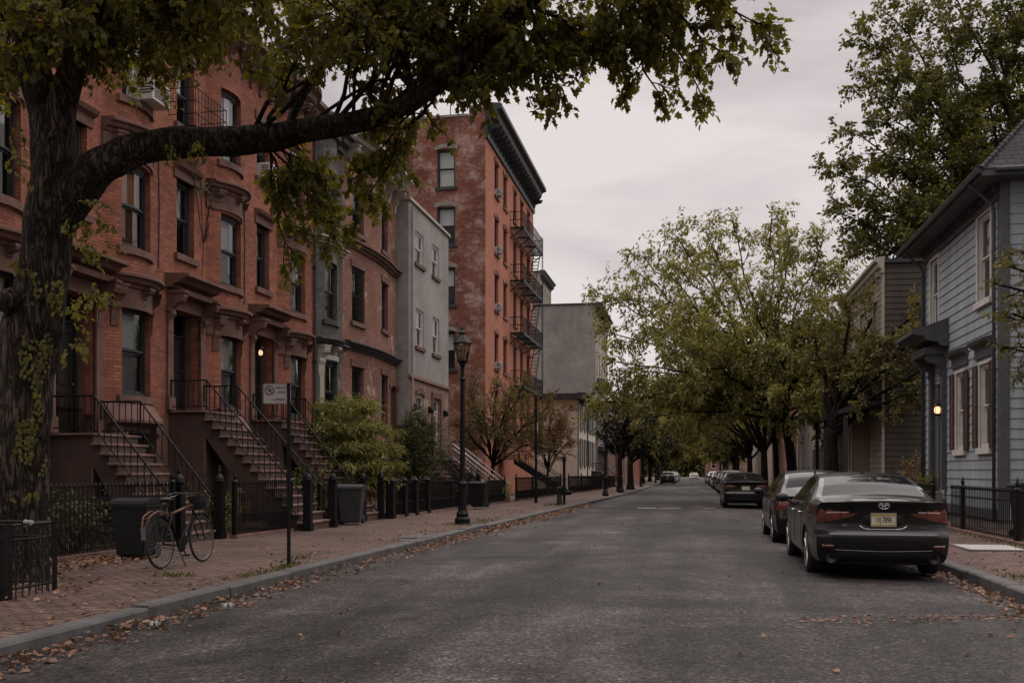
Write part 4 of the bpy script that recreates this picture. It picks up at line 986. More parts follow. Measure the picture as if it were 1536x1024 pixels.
# ---- the big tree in front, left
def near_tree():
    rng = random.Random(11)
    R = thing('street_tree', 'big leaning tree with mossy bark and a limb arching over the pavement and street', 'tree', tuple(at(38, 880, 12.4)))
    base = Vector(R.location); A = lambda x, y, d: at(x, y, d) - base
    wd = MB()
    def stem(cp, px2m=None, n=14, sides=20, rough=.05):
        P_ = [A(x, y, d) for x, y, wpx, d in cp]; Rr = [wpx * d / F / 2 for x, y, wpx, d in cp]; pts = []; rs = []
        m = 5
        for i in range(len(P_) - 1):
            for k in range(m):
                t = k / m; a, b, c, d_ = P_[max(i - 1, 0)], P_[i], P_[i + 1], P_[min(i + 2, len(P_) - 1)]
                q = .5 * ((2 * b) + (c - a) * t + (2 * a - 5 * b + 4 * c - d_) * t * t + (3 * b - a - 3 * c + d_) * t ** 3); pts.append(q); rs.append(Rr[i] + (Rr[i + 1] - Rr[i]) * t)
        pts.append(P_[-1]); rs.append(Rr[-1])
        b0 = len(wd.v); wd.tube(pts, rs, sides, cap=True)
        for i in range(len(pts)):
            for k in range(sides):
                v = Vector(wd.v[b0 + i * sides + k]); c = pts[i]; o = v - c
                f = 1 + rough * 2.2 * noise.noise(Vector((v.x * 3, v.y * 3, v.z * 1.3))) + rough * 1.2 * noise.noise(Vector((v.x * 9, v.y * 9, v.z * 2.5)))
                wd.v[b0 + i * sides + k] = tuple(c + o * f)
        return pts, rs
    stem([(20, 915, 120, 12.4), (24, 860, 90, 12.4), (30, 760, 76, 12.4), (36, 660, 72, 12.4), (42, 560, 74, 12.4), (50, 490, 88, 12.4), (62, 430, 74, 12.4), (72, 360, 70, 12.4), (82, 300, 74, 12.4), (80, 230, 66, 12.4), (68, 160, 54, 12.5), (48, 90, 46, 12.6), (26, 10, 40, 12.7), (8, -90, 40, 12.8), (-6, -200, 26, 12.9)], sides=28, rough=.07)
    # burl and knot
    c = A(16, 452, 12.1); wd.lathe([(0, -.16), (.12, -.12), (.17, 0), (.12, .12), (0, .17)], 12, tuple(c))
    trunk = wd.build('trunk', M['bark'], R, smooth=True, uv=False)
    limbs = []
    def lim(cp, name='limb', rough=.05, sides=16):
        nonlocal wd; wd = MB(); r = stem(cp, rough=rough, sides=sides); wd.build(name, M['bark'], R, smooth=True, uv=False); limbs.append(r[0]); return r[0]
    main = lim([(80, 335, 66, 12.4), (112, 288, 62, 12.35), (150, 252, 54, 12.3), (200, 226, 48, 12.3), (262, 215, 46, 12.4), (330, 213, 42, 12.5), (400, 208, 42, 12.6), (450, 197, 37, 12.6), (530, 184, 32, 12.5), (596, 164, 28, 12.3), (650, 132, 26, 12.1), (704, 88, 25, 11.9), (762, 28, 24, 11.7), (810, -12, 22, 11.5), (880, -80, 16, 11.2)])
    lead2 = lim([(82, 235, 50, 12.4), (96, 150, 42, 12.3), (116, 80, 36, 12.1), (146, 0, 30, 11.9), (190, -90, 34, 11.6), (250, -190, 22, 11.2)])
    lead1 = [A(52, 90, 12.6), A(30, 10, 12.7), A(8, -90, 12.8), A(-6, -200, 12.9)]
    wd = MB(); lf = MB()
    def br(frm, to, r0=.035, sag=0, nb=9, bl=.75, nt_=5, tl=.42, nl=9, size=.10, t0=.2, droop=.6):
        pts = limb(wd, frm, to, r0, .008, rng, sag, .07, 7, 6)
        bush_limb(wd, lf, pts, rng, nb, bl, nt_, tl, nl, size, 'broad', droop, t0, .0, .012)
    Q = A
    # sprays beyond the limb, over the street (right-hand silhouette)
    e = main[-1]; k1 = main[-8]; k2 = main[-14]; k0 = main[-20]
    for to, nb, bl in ((Q(1135, 35, 10.6), 9, .45), (Q(1085, 80, 10.8), 9, .42), (Q(1050, 138, 11.2), 8, .36), (Q(985, 135, 11.4), 9, .40), (Q(960, 40, 11.6), 12, .6), (Q(1030, -20, 11), 12, .6), (Q(1100, -60, 10.4), 10, .6)):
        br(e, to, .03, .05, nb, bl, 5, .30, 9, .105, .3)
    for to, nb, bl in ((Q(905, 85, 11.5), 10, .5), (Q(840, 140, 11.6), 8, .36), (Q(785, 85, 11.7), 9, .42), (Q(870, 60, 11.9), 12, .6), (Q(755, 95, 12.2), 9, .36)):
        br(k1, to, .025, .08, nb, bl, 5, .30, 9, .105, .3)
    for to in (Q(705, 120, 11.8), Q(660, 95, 12.4), Q(730, 30, 12.6), Q(790, -30, 12.8), Q(640, 40, 13), Q(610, 60, 12.8), Q(560, 90, 12.8)): br(k2, to, .025, .08, 9, .5, 5, .34, 9, .105)
    # hanging mass below the limb
    for to, nb in ((Q(430, 330, 13.2), 7), (Q(490, 300, 13.4), 9), (Q(535, 335, 13.3), 9), (Q(545, 265, 13.0), 9), (Q(495, 350, 13.1), 7), (Q(460, 260, 13.0), 9), (Q(570, 290, 13.5), 6), (Q(425, 395, 13.0), 3)):
        br(k0 if to.x > Q(500, 300, 13.2).x else main[30], to, .02, .06, nb, .38, 5, .3, 9, .095, .25, .7)
    # crown over the pavement: branches from the two leaders and along the limb
    for i in range(30):
        x = 90 + 780 * ((i * .618) % 1); y = -200 + 285 * ((i * .377 + .1) % 1); d = 10.4 + 4.6 * ((i * .7548) % 1)
        if y > 90 and 90 < x < 330: y -= 60
        frm = lead2[8 + i % 16] if x < 430 else main[28 + (i * 5) % 30]
        br(frm, Q(x, y, d), .035, .04, 12, .8, 6, .42, 9, .092, .3)
    for i in range(12):
        x = -60 + 330 * ((i * .618) % 1); y = -60 + 190 * ((i * .377) % 1); d = 11 + 3 * ((i * .7548) % 1)
        br(lead1[i % 3], Q(x, y, d), .03, .04, 8, .6, 5, .4, 9, .105, .3)
    for i in range(4):                        # fill towards the middle of the picture's top edge
        x = 470 + 390 * ((i * .618) % 1); y = -30 + 170 * ((i * .377 + .3) % 1); d = 11.2 + 2.6 * ((i * .7548) % 1)
        br(main[30 + (i * 5) % 32], Q(x, y, d), .028, .05, 10, .6, 5, .36, 9, .105, .2)
    for i in range(8):                         # extra unseen branches, added above the frame to shade the near road
        x = -100 + 1250 * ((i * .618) % 1); y = -560 + 330 * ((i * .377 + .1) % 1); d = 6.0 + 8 * ((i * .7548) % 1)
        br(lead2[-1] if x < 450 else main[-1], Q(x, y, d), .03, .08, 12, 1.1, 5, .55, 9, .15, .3)
    # shoots hanging along the trunk and limb
    for x, y, n in ((118, 330, 5), (128, 380, 6), (136, 430, 6), (112, 470, 5), (112, 520, 4), (150, 345, 4), (30, 190, 3), (22, 240, 3), (28, 385, 2), (300, 205, 4), (245, 215, 3), (140, 300, 4), (20, 395, 2)):
        for j in range(n): twig(wd, lf, Q(x + rng.uniform(-14, 14), y + rng.uniform(-18, 18), 12.0 + rng.uniform(-.3, .4)), Vector((rng.uniform(-.2, 1), rng.uniform(-.6, .4), rng.uniform(-.6, .2))), .28, 8, .075, 'broad', rng, .8)
    for k in range(900):                       # small ivy leaves on the lower trunk
        y = 420 + 330 * rng.random(); dd = 12.4 - .31 - .02 * rng.random(); cx = 46 - (y - 500) * .055 + 12 * (y < 470)
        x = cx + rng.uniform(-34, 34)
        if noise.noise(Vector((x * .03, y * .016, 4))) > .02:
            q = Q(x, y, 12.4 - math.sqrt(max(.01, .31 ** 2 - ((x - cx) * 12.4 / F) ** 2)) - .02); leaf(lf, q, Vector((rng.uniform(-.5, .5), -.3, -1)), Vector((.2, -1, .3)), rng.uniform(.035, .065), 'broad')
    wd.build('branches', M['bark'], R, uv=False); lf.build('crown', M['leaf_near'], R, uv=False)
    return len(lf.f)
n1 = near_tree()

def tree(label, X, Y, z0, trunk_r, fork_z, targets, lm, size, shape='oval', nb=9, bl=1.6, nt_=5, tl=.8, nl=8, seed=1, droop=.4, t0=.3, group=None, name='street_tree', lean=(0, 0), bark='bark_far', rl=.45, forks=None, up=.15, wood_twigs=True):
    rng = random.Random(seed); R = thing(name, label, 'tree', (X, Y, z0), 0, group); tb = MB(); wb = MB(); lb = MB(); base = Vector((X, Y, z0))
    f = Vector((lean[0], lean[1], fork_z)); n = 9; pts = []; rs = []
    for i in range(n + 1):
        t = i / n; pts.append(Vector((lean[0] * t * t + .06 * trunk_r * math.sin(5 * t), lean[1] * t * t, fork_z * t - (.2 if i == 0 else 0)))); rs.append(trunk_r * (1.55 - 2.2 * t if t < .2 else 1.08 - .3 * t))
    tb.tube(pts, rs, 12); tb.build('trunk', M[bark], R, smooth=True, uv=False)
    for i, T in enumerate(targets):
        T = Vector(T) - base; st = pts[-1] if i % 3 else pick(pts, .88)[0]
        mid = st.lerp(T, .45); L_ = limb(wb, st, T, trunk_r * rl, .025, rng, .07, .05, 8, 6)
        bush_limb(wb, lb, L_, rng, nb, bl, nt_, tl, nl, size, shape, droop, t0, up, .03)
    wb.build('limbs', M[bark], R, smooth=True, uv=False); lb.build('crown', M[lm], R, uv=False); return R
def dome(X, Y, zc, rx, ry, rz, n, seed, zmin=-.5, inner=.55):
    rng = random.Random(seed); out = []
    for i in range(n):
        z = zmin + (1 - zmin) * ((i + .5) / n); a = i * 2.39996 + rng.uniform(-.3, .3); r = math.sqrt(max(0, 1 - z * z)); k = rng.uniform(inner, 1)
        out.append((X + rx * r * k * math.cos(a), Y + ry * r * k * math.sin(a), zc + rz * z * rng.uniform(.85, 1)))
    return out
# airy yellow-green tree over the road (right)
TX, TY = 4.75, 50
tg = dome(2.4, 49.0, 6.0, 6.3, 5.5, 4.4, 24, 4, -.45, .6) + [(-4.2, 48, 4.8), (-4.5, 50.5, 5.0), (-3.6, 47, 6.6), (-2.2, 46.5, 3.9)]
tree('airy yellow-green tree with thin visible branches leaning over the street from the right kerb', TX, TY, gz(TY), .25, 4.4, tg, 'leaf_locust', .25, 'slim', 11, 1.9, 8, .9, 14, 4, .8, .3, lean=(-.4, 0), rl=.32)
# its sparse, high left-hand side
tree('slim tree beside the airy yellow-green one, its high thin branches reaching furthest left', 4.2, 52.5, gz(52), .15, 5.0, dome(1.9, 52, 8.3, 6.7, 5.0, 7.0, 20, 15, .12, .9) + [(-4.9, 51, 10.6), (-4.7, 52, 8.8)], 'leaf_locust', .24, 'slim', 8, 1.5, 6, .8, 11, 14, .8, .68, lean=(-.3, 0), rl=.42)
tree('thick-trunked olive green tree between the airy tree and the tan houses', 5.3, 40.5, gz(40), .30, 3.2, dome(6.6, 41.5, 6.2, 2.9, 3.0, 2.6, 9, 6, -.5, .5) + [(8.4, 37.5, 5.2), (8.8, 37.0, 6.8), (8.2, 37.5, 4.2), (8.6, 38, 8.2)], 'leaf_mixed', .15, 'oval', 11, 1.1, 7, .6, 14, 6, .5, rl=.36)
# tall oak behind the blue house
ok = [at(x, y, d) for x, y, d in ((1262, 320, 40), (1250, 262, 40), (1285, 200, 41), (1292, 120, 41), (1305, 50, 42), (1350, 95, 41), (1340, 180, 43), (1345, 250, 41), (1330, 330, 41), (1295, 360, 42), (1380, 20, 42), (1420, -40, 43), (1400, 120, 45), (1430, 210, 44), (1390, 300, 43), (1470, 60, 42), (1500, 140, 44), (1520, 20, 43), (1460, -120, 44), (1540, -60, 42), (1400, 360, 44), (1480, 250, 46), (1560, 150, 45), (1540, 260, 46), (1330, 20, 43), (1600, 60, 44), (1360, 350, 39))]
tree('tall dense oak rising behind the blue-grey house', 15.5, 42.5, 0, .45, 6.5, ok, 'leaf_oak', .22, 'oval', 23, 1.6, 8, .75, 14, 9, .25, .3, rl=.24)
# far canopy
far = [('round green street tree far down on the right behind the parked hatchback', 4.9, 72, 'leaf_locust', (1.8, 72, 7.0, 6, 5, 4.2), 3.2),
       ('bushy street tree fifth along the right kerb, darker olive', 5.0, 92, 'leaf_mixed', (3.2, 92, 6.2, 5.4, 5, 4.2), 3),
       ('large street tree arching above the furthest parked cars on the right', 5.0, 118, 'leaf_locust', (2.2, 118, 8.0, 7, 7, 5.2), 4),
       ('hazy green street tree near the end of the street, right kerb', 5.2, 160, 'leaf_mixed', (3.0, 160, 8.5, 7, 7, 6), 4),
       ('yellow-green street tree on the left kerb hanging over the far road', -6.2, 124, 'leaf_locust', (-3.6, 124, 7.6, 5.2, 6, 4.4), 4),
       ('broad street tree on the left kerb far beyond the parked dark car', -6.4, 185, 'leaf_mixed', (-4.6, 185, 8.5, 6, 7, 6), 4),
       ('low bushy street tree on the left kerb past the parked sport utility cars', -6.4, 150, 'leaf_mixed', (-5.2, 150, 6.0, 4.5, 5, 4.0), 3),
       ('low bushy street tree on the right kerb beside the grey saloon', 5.4, 138, 'leaf_mixed', (4.6, 138, 5.6, 4, 5, 3.8), 3),
       ('small street tree far down the left kerb', -6.6, 215, 'leaf_locust', (-5.4, 215, 7, 5, 6, 5), 3),
       ('small street tree far down the right kerb', 5.8, 195, 'leaf_locust', (4.8, 195, 6.4, 4.6, 6, 4.6), 3),
       ('last big street tree at the end on the right', 6, 230, 'leaf_locust', (6, 230, 10, 8, 8, 8), 5),
       ('last big street tree at the end on the left', -8, 250, 'leaf_mixed', (-6, 250, 9, 7, 8, 8), 5)]
for i, (lb, x, y, m, (a, b, c, rx, ry, rz), fk) in enumerate(far):
    big = .30 if y < 100 else .42 if y < 150 else .6
    tree(lb, x, y, gz(y), .26, fk, dome(a, b, c, rx, ry, rz, 13, 20 + i, -.55, .55), m, big, 'oval', 10, 1.9, 6, .9, 9, 30 + i, .4, group='street trees further along')
tree('dark purple-leaved street tree, left of two by the lamp posts', -5.1, 70.5, gz(70), .2, 2.6, dome(-4.6, 71, 4.6, 2.3, 2.5, 2.3, 12, 41, -.6, .5), 'leaf_dark', .24, 'oval', 9, 1.1, 5, .6, 8, 41, .5)
tree('dark purple-leaved street tree with forked trunk, right of two by the lamp posts', -4.9, 79, gz(79), .26, 2.4, dome(-3.6, 80, 4.6, 3.2, 3, 2.5, 13, 42, -.6, .5), 'leaf_dark', .26, 'oval', 9, 1.2, 5, .7, 8, 42, .5)
# small garden trees in front of the tenement
tree('small green garden tree with reddish tips in front of the tenement', -9.6, 47.5, 0, .11, 1.9, dome(-9.3, 47.5, 3.7, 2.9, 2.4, 2.4, 15, 51, -.4, .6), 'leaf_garden', .12, 'oval', 10, 1.0, 6, .5, 10, 51, .3, name='garden_tree', rl=.5)
tree('sparse reddish garden tree in front of the cream clapboard side wall', -8.7, 60, gz(60), .08, 1.6, dome(-8.6, 60, 4.0, 2.0, 1.8, 2.2, 11, 52, -.4, .6), 'leaf_red', .14, 'oval', 9, .8, 6, .5, 9, 52, .2, name='garden_tree', rl=.5)
tree('leafy tree reaching in from the right edge in front of the blue-grey side wall', 9.6, 21.4, .13, .12, 2.4, [tuple(at(x, y, d)) for x, y, d in ((1492, 425, 21), (1505, 520, 21), (1525, 375, 22), (1518, 470, 20.5), (1535, 560, 21), (1490, 470, 22), (1545, 420, 21), (1530, 520, 21.5), (1515, 400, 20.5), (1550, 480, 21))], 'leaf_mixed', .085, 'oval', 8, .5, 5, .3, 10, 53, .5, .45, name='garden_tree', rl=.35)

def shrub(label, X, Y, z0, rx, ry, rz, n, lm, size, shape, seed, droop=.3, layered=0, name='shrub', tl=.3, nl=8, stems=7, base=0):
    rng = random.Random(seed); R = thing(name, label, 'shrub', (X, Y, z0)); wb = MB(); lb = MB()
    tips = []
    for i in range(stems):
        a = i * 2.4; wb.tube([(0, 0, -.1), (rx * .3 * math.cos(a), ry * .3 * math.sin(a), rz * .7), (rx * .65 * math.cos(a), ry * .65 * math.sin(a), rz * 1.35)], [.035, .025, .012], 5)
    for i in range(n):
        v = rv(rng); k = rng.random() ** .35
        if layered:
            zl = (int((v.z * k * .5 + .5) * layered) + .8) / layered * 2 - 1; p = Vector((v.x * k * rx, v.y * k * ry, rz + rz * zl * .92 + rng.uniform(-.04, .04) - .22 * rz * (v.x * v.x + v.y * v.y) * k))
        else: p = Vector((v.x * k * rx, v.y * k * ry, rz + v.z * k * rz))
        f = .75 + .5 * noise.noise(Vector((p.x * 1.6 + seed, p.y * 1.6, p.z * 1.6)))
        p = Vector((p.x * f, p.y * f, base + p.z)); out = Vector((p.x, p.y, .35 * (p.z - base - rz))).normalized()
        twig(wb, lb, p, out + rv(rng) * .6, tl, nl, size, shape, rng, droop, .004)
    wb.build('stems', M['bark_far'], R, uv=False); lb.build('foliage', M[lm], R, uv=False); return R
shrub('bright green weeping maple shrub behind the front-yard railings', -10.1, 28.2, .1, 1.75, 2.1, 1.55, 2600, 'leaf_maple', .13, 'slim', 61, .9, 6, tl=.34, nl=10, base=.45)
shrub('upright dark green evergreen shrub by the grey stucco house', -9.9, 35.2, .1, .95, 1.25, 1.65, 1500, 'leaf_evergreen', .085, 'oval', 62, -.2, tl=.24, base=.3)
shrub('low trailing plant inside the ornate railings by the bicycle', -10.0, 19.4, .1, .7, 1.4, .5, 220, 'leaf_oak', .08, 'oval', 63, .4, tl=.25)
shrub('pale silvery shrub beside the second brownstone stoop', -9.9, 24.6, .1, .6, 1.0, .75, 200, 'leaf_oak', .07, 'oval', 64, .3, tl=.25)
shrub('leafy green plants behind the railings in front of the tenement', -8.6, 43.2, .05, .6, 1.8, .5, 240, 'leaf_maple', .09, 'oval', 65, .2, tl=.3)
shrub('reddish climbing shrub on a trellis beside the blue-grey house', 7.4, 35.0, 0, .7, 1.1, 1.0, 230, 'leaf_red', .10, 'oval', 66, .5, tl=.4)
shrub('yellow-green young shrub behind the right-hand railings', 6.8, 30.9, .1, .35, .7, .65, 130, 'leaf_maple', .09, 'oval', 67, .2, tl=.3)
shrub('dark shrub with pinkish flowers under the tan house porch', 6.7, 45, 0, .7, 1.6, .95, 260, 'leaf_red', .11, 'oval', 68, .3, tl=.35)
shrub('bushy green hedge plant between the tan houses', 8, 49.8, 0, .9, .6, 1.4, 200, 'leaf_oak', .12, 'oval', 69, .3, tl=.35)
shrub('small green shrub at the foot of the grey stucco house steps', -10.3, 40.4, .1, .6, .8, .55, 140, 'leaf_evergreen', .08, 'oval', 70, .2)
shrub('dark leafy plant under the first stoop behind the wheelie bin', -10.2, 15.0, .1, .6, 1.5, .5, 200, 'leaf_evergreen', .08, 'oval', 72, .3, tl=.25)
shrub('low green plant at the foot of the third stoop behind its railings', -9.6, 23.9, .1, .5, .6, .4, 120, 'leaf_maple', .08, 'oval', 73, .3, tl=.22)
# ivy on the brick between the bow windows
rng = random.Random(71); R = thing('ivy', 'thin ivy climbing the brick above the second bow window', 'climbing plant', (-11.97, 22.9, 5.9)); wb = MB(); lb = MB()
for i in range(9):
    p = Vector((.03, rng.uniform(-.8, 1.2), rng.uniform(1.9, 3.2))); pts = [p.copy()]
    for k in range(6): p = p + Vector((0, rng.uniform(-.3, .3), rng.uniform(-.15, .25))); pts.append(p.copy())
    wb.tube([(.02, -.2, -1.2), (.02, 0, 1.2), pts[0]], .008, 4); wb.tube(pts, .007, 4)
    for q in pts:
        for k in range(3): leaf(lb, q + Vector((.04, rng.uniform(-.1, .1), rng.uniform(-.1, .1))), Vector((.4, rng.uniform(-.6, .6), -.8)), Vector((1, 0, .5)), .10, 'broad')
wb.build('stems', M['bark_far'], R, uv=False); lb.build('foliage', M['leaf_oak'], R, uv=False)

# woodland closing the view, far beyond the end of the street
rng = random.Random(90); lb = MB(); wb = MB()
for i in range(11000):
    x = rng.uniform(-70, 90); y = 362 + rng.uniform(0, 22); h = 11 + 6 * noise.noise(Vector((x * .09, 0, 1))) + 3 * noise.noise(Vector((x * .4, y * .2, 5)))
    p = Vector((x, y, gz(y) + h * rng.random() ** 1.2)); d = rv(rng)
    for k in range(3): leaf(lb, p + rv(rng) * .8, rv(rng) + Vector((0, 0, -.3)), rv(rng), rng.uniform(1.3, 2.4), 'broad')
o = lb.build('woodland', M['leaf_mixed'], uv=False); tag(o, 'green wooded mass closing the far end of the street', 'woodland', kind='stuff')
# ------------------------------------------------------------------ cars
def lerpc(c, x):
    if x <= c[0][0]: return c[0][1]
    for (a, p), (b, q) in zip(c, c[1:]):
        if x <= b:
            t = (x - a) / (b - a); return p + (q - p) * (t * t * (3 - 2 * t) * .35 + t * .65)
    return c[-1][1]
KINDS = {
 'sedan': dict(L=4.88, W=.915, top=[(0, 1.075), (.18, 1.10), (.62, 1.115), (.80, 1.13), (1.25, 1.315), (1.62, 1.412), (2.05, 1.45), (2.5, 1.455), (2.95, 1.41), (3.4, 1.26), (3.86, 1.04), (4.4, .93), (4.75, .80), (4.88, .70)],
   belt=[(0, 1.03), (.7, 1.02), (1.6, .99), (3.2, .94), (3.9, .92), (4.6, .80), (4.88, .62)], wid=[(0, .93), (.3, .955), (.9, .99), (2.2, 1.0), (3.9, .985), (4.5, .93), (4.88, .86)],
   rg=(.84, 1.60), wg=(2.95, 3.80), sg=(1.28, 3.55), ax=(1.06, 3.88), R=.335,
   g=[(.18, .13), (.26, .09), (.34, .03), (.42, .0), (.60, -.012), (.625, .0), (.655, .04), (.70, .05), (.90, .045), (.97, .03), (1.02, -.01), (1.05, -.02), (1.08, -.01)]),
 'suv': dict(L=4.55, W=.92, top=[(0, 1.03), (.10, 1.06), (.22, 1.12), (.50, 1.48), (.72, 1.58), (1.3, 1.63), (2.3, 1.645), (2.7, 1.60), (3.1, 1.42), (3.5, 1.14), (4.1, 1.02), (4.4, .90), (4.55, .75)],
   belt=[(0, 1.0), (1, 1.02), (2.6, .98), (3.5, 1.0), (4.2, .86), (4.55, .66)], wid=[(0, .93), (.3, .96), (.8, .99), (2, 1.0), (3.6, .98), (4.2, .93), (4.55, .86)],
   rg=(.24, .62), wg=(2.75, 3.45), sg=(.62, 3.2), ax=(.92, 3.6), R=.36,
   g=[(.18, .10), (.4, .02), (.55, 0), (.66, .02), (.72, .06), (.95, .06), (1.03, .03)]),
 'hatchback': dict(L=4.35, W=.89, top=[(0, .98), (.10, 1.0), (.24, 1.08), (.62, 1.36), (.95, 1.45), (1.5, 1.50), (2.3, 1.50), (2.7, 1.45), (3.1, 1.26), (3.5, 1.03), (4.0, .93), (4.25, .80), (4.35, .68)],
   belt=[(0, .95), (1, .98), (2.6, .94), (3.5, .93), (4.1, .78), (4.35, .6)], wid=[(0, .93), (.3, .96), (.8, .99), (2, 1.0), (3.5, .98), (4.1, .92), (4.35, .84)],
   rg=(.27, .84), wg=(2.78, 3.42), sg=(.75, 3.2), ax=(.82, 3.45), R=.33,
   g=[(.18, .10), (.4, .02), (.52, 0), (.62, .02), (.68, .05), (.9, .06), (.98, .03)])}
def car(kind, label, X, Y, pm, rz=0, detail=0, group=None, dx=0):
    K = KINDS[kind]; Ln, W = K['L'], K['W']; z0 = (crown(X, Y + Ln / 2) - .0)
    R = thing('parked_car', label, 'car', (X, Y, z0 - .0), rz, group)
    R.rotation_euler.x = math.atan(-.0025) if Y > 20 and rz == 0 else 0
    ra = K['R'] + .045; zb = .21; ax = K['ax']
    ys = [0, .36]; st = .06
    while ys[-1] < Ln - .42: ys.append(ys[-1] + st)
    ys += [Ln - .36, Ln]
    def half(y):
        zt, zl, w = lerpc(K['top'], y), lerpc(K['belt'], y), W * lerpc(K['wid'], y)
        zl = min(zl, zt - .03); h = zt - zl
        rx = .955 * w - .50 * max(0, h - .05) - .05; cr = .045; rz_ = max(zl + .015, zt - cr)
        p = [(0, zb), (.74 * w, zb), (.94 * w, zb + .03), (.97 * w, .29), (.985 * w, .36), (.997 * w, .44), (1.0 * w, .52), (1.002 * w, .575), (1.0 * w, .61), (.998 * w, .65), (.996 * w, .70), (.992 * w, .78), (.988 * w, min(.86, zl - .07)), (.982 * w, zl - .04), (.955 * w, zl)]
        bx = .955 * w
        for f in (.10, .5, .90, 1.0): p.append((bx + (rx - bx) * f + .035 * math.sin(PI * f) * min(1, h * 2), zl + (rz_ - zl) * f))
        for f in (.90, .60, .3, 0): p.append((rx * f, zt - (zt - rz_) * f * f))
        za = 0
        for a in ax:
            if abs(y - a) < ra: za = K['R'] + math.sqrt(ra * ra - (y - a) ** 2)
        if za > zb + .03:
            p[1] = (.66 * w, zb)
            for i in range(2, 12): p[i] = (p[i][0] if i > 2 else .985 * w, max(p[i][1], za))
        return p
    def cor(x): t = min(1, abs(x) / W); return .05 * t * t + .20 * t ** 8
    gz_ = lambda z: lerpc(K['g'], z)
    def corf(x): t = min(1, abs(x) / W); return .12 * t * t + .22 * t ** 6
    V = []; rows = []
    for j, y in enumerate(ys):
        h = half(y); row = []
        for sgn in (1, -1):
            for i, (x, z) in enumerate(h if sgn == 1 else h[-2:0:-1]):
                yy = y
                if j == 0: yy = gz_(z) + cor(x)
                elif y < .7: yy = y + gz_(z) * (1 - (y - .36) / .34) * .6
                elif j == len(ys) - 1: yy = Ln - corf(x) + (.06 if z < .3 else 0)
                row.append(len(V)); V.append((sgn * x, yy, z))
        rows.append(row)
    m = len(rows[0]); hn = len(half(1)); FA = {k: [] for k in ('body', 'side_window', 'rear_window', 'windscreen', 'underside')}
    for j in range(len(ys) - 1):
        ym = (ys[j] + ys[j + 1]) / 2
        for k in range(m):
            a, b = rows[j][k], rows[j][(k + 1) % m]; c, d = rows[j + 1][(k + 1) % m], rows[j + 1][k]
            i = k if k < hn - 1 else m - 1 - k; key = 'body'
            if i < 1: key = 'underside'
            elif i in (15, 16):
                lo, hi = K['sg']; sh = .16 if i == 16 else .0
                if lo + sh * 1.6 < ym < hi - sh * 2.4 and not abs(ym - (lo + hi) / 2 - .05) < .04: key = 'side_window'
            elif i >= 19:
                if K['rg'][0] < ym < K['rg'][1]: key = 'rear_window'
                elif K['wg'][0] < ym < K['wg'][1]: key = 'windscreen'
            FA[key].append((a, b, c, d))
    # rear and front caps
    for end, row in ((0, rows[0]), (1, rows[-1])):
        h = half(ys[0] if end == 0 else ys[-1]); nx = 16; grid = []
        for i, (x, z) in enumerate(h):
            ln = []
            for q in range(nx + 1):
                s_ = 1 - 2 * q / nx; xx = x * s_
                if q == 0: ln.append(row[i])
                elif q == nx: ln.append(row[(m - i) % m])
                else:
                    ln.append(len(V)); V.append((xx, gz_(z) + cor(xx) if end == 0 else Ln - corf(xx) + (.06 if z < .3 else 0), z))
            grid.append(ln)
        for i in range(len(h) - 1):
            for q in range(nx): FA['body' if i > 1 else 'underside'].append((grid[i][q], grid[i][q + 1], grid[i + 1][q + 1], grid[i + 1][q]))
    obs = {}
    def sub(name, faces, mat, parent):
        mp_ = {}; b = MB()
        for f in faces:
            ids = []
            for v in f:
                if v not in mp_: mp_[v] = len(b.v); b.v.append(V[v])
                ids.append(mp_[v])
            u = []
            [u.append(x) for x in ids if x not in u]
            if len(u) > 2: b.face(u)
        o = b.build(name, mat, parent, smooth=True, uv=False, fix=True); o.data.set_sharp_from_angle(angle=.65); return o
    body = sub('body', FA['body'], pm, R); sub('underside', FA['underside'], M['plastic_black'], body)
    for nm in ('side_window', 'rear_window', 'windscreen'):
        if nm == 'side_window':
            for sg in (1, -1): sub(nm, [f for f in FA[nm] if V[f[0]][0] * sg > 0], M['car_glass'], R)
        else: sub(nm, FA[nm], M['car_glass'], R)
    wr = lambda z: half(0)
    def wz(z):
        h = half(0)[2:19]
        for (x1, z1), (x2, z2) in zip(h, h[1:]):
            if z1 <= z <= z2: return x1 + (x2 - x1) * (z - z1) / max(1e-6, z2 - z1)
        return h[0][0] if z < h[0][1] else h[-1][0]
    def patch(name, t0, t1, lo, hi, mat, parent, off=.008, nx=12, nz=4, smooth=True):
        b = MB(); G = []
        for a in range(nx + 1):
            f = a / nx; t = t0 + (t1 - t0) * f; zl, zh = lerpc(lo, f), lerpc(hi, f); c = []
            for e in range(nz + 1):
                z = zl + (zh - zl) * e / nz; x = t * wz(z)
                edge = a in (0, nx) or e in (0, nz); o_ = -.006 if edge else off
                nx_ = 1.0 if abs(t) > .93 else 0
                c.append(b.add([(x + (math.copysign(o_ * .8, t) if nx_ else 0), gz_(z) + cor(x) - o_, z)]))
            G.append(c)
        for a in range(nx):
            for e in range(nz): b.face((G[a][e], G[a + 1][e], G[a + 1][e + 1], G[a][e + 1]))
        return b.build(name, mat, parent, smooth=smooth, uv=False, fix=True)
    zt = K['top'][0][1]; zl = zt - .10
    if kind == 'sedan':
        for s_ in (1, -1):
            l = patch('tail_light', s_ * .992, s_ * .36, [(0, .765), (.35, .78), (.8, .84), (1, .90)], [(0, .965), (.3, .99), (.7, .972), (1, .94)], M['tail_red'], R, nx=22)
            patch('light_strip', s_ * .90, s_ * .50, [(0, .885), (1, .90)], [(0, .925), (1, .925)], M['tail_clear'], l, .011)
    else:
        for s_ in (1, -1): patch('tail_light', s_ * .992, s_ * .56, [(0, zl - .2), (1, zl - .16)], [(0, zl + .05), (1, zl + .0)], M['tail_red'], R, nx=14)
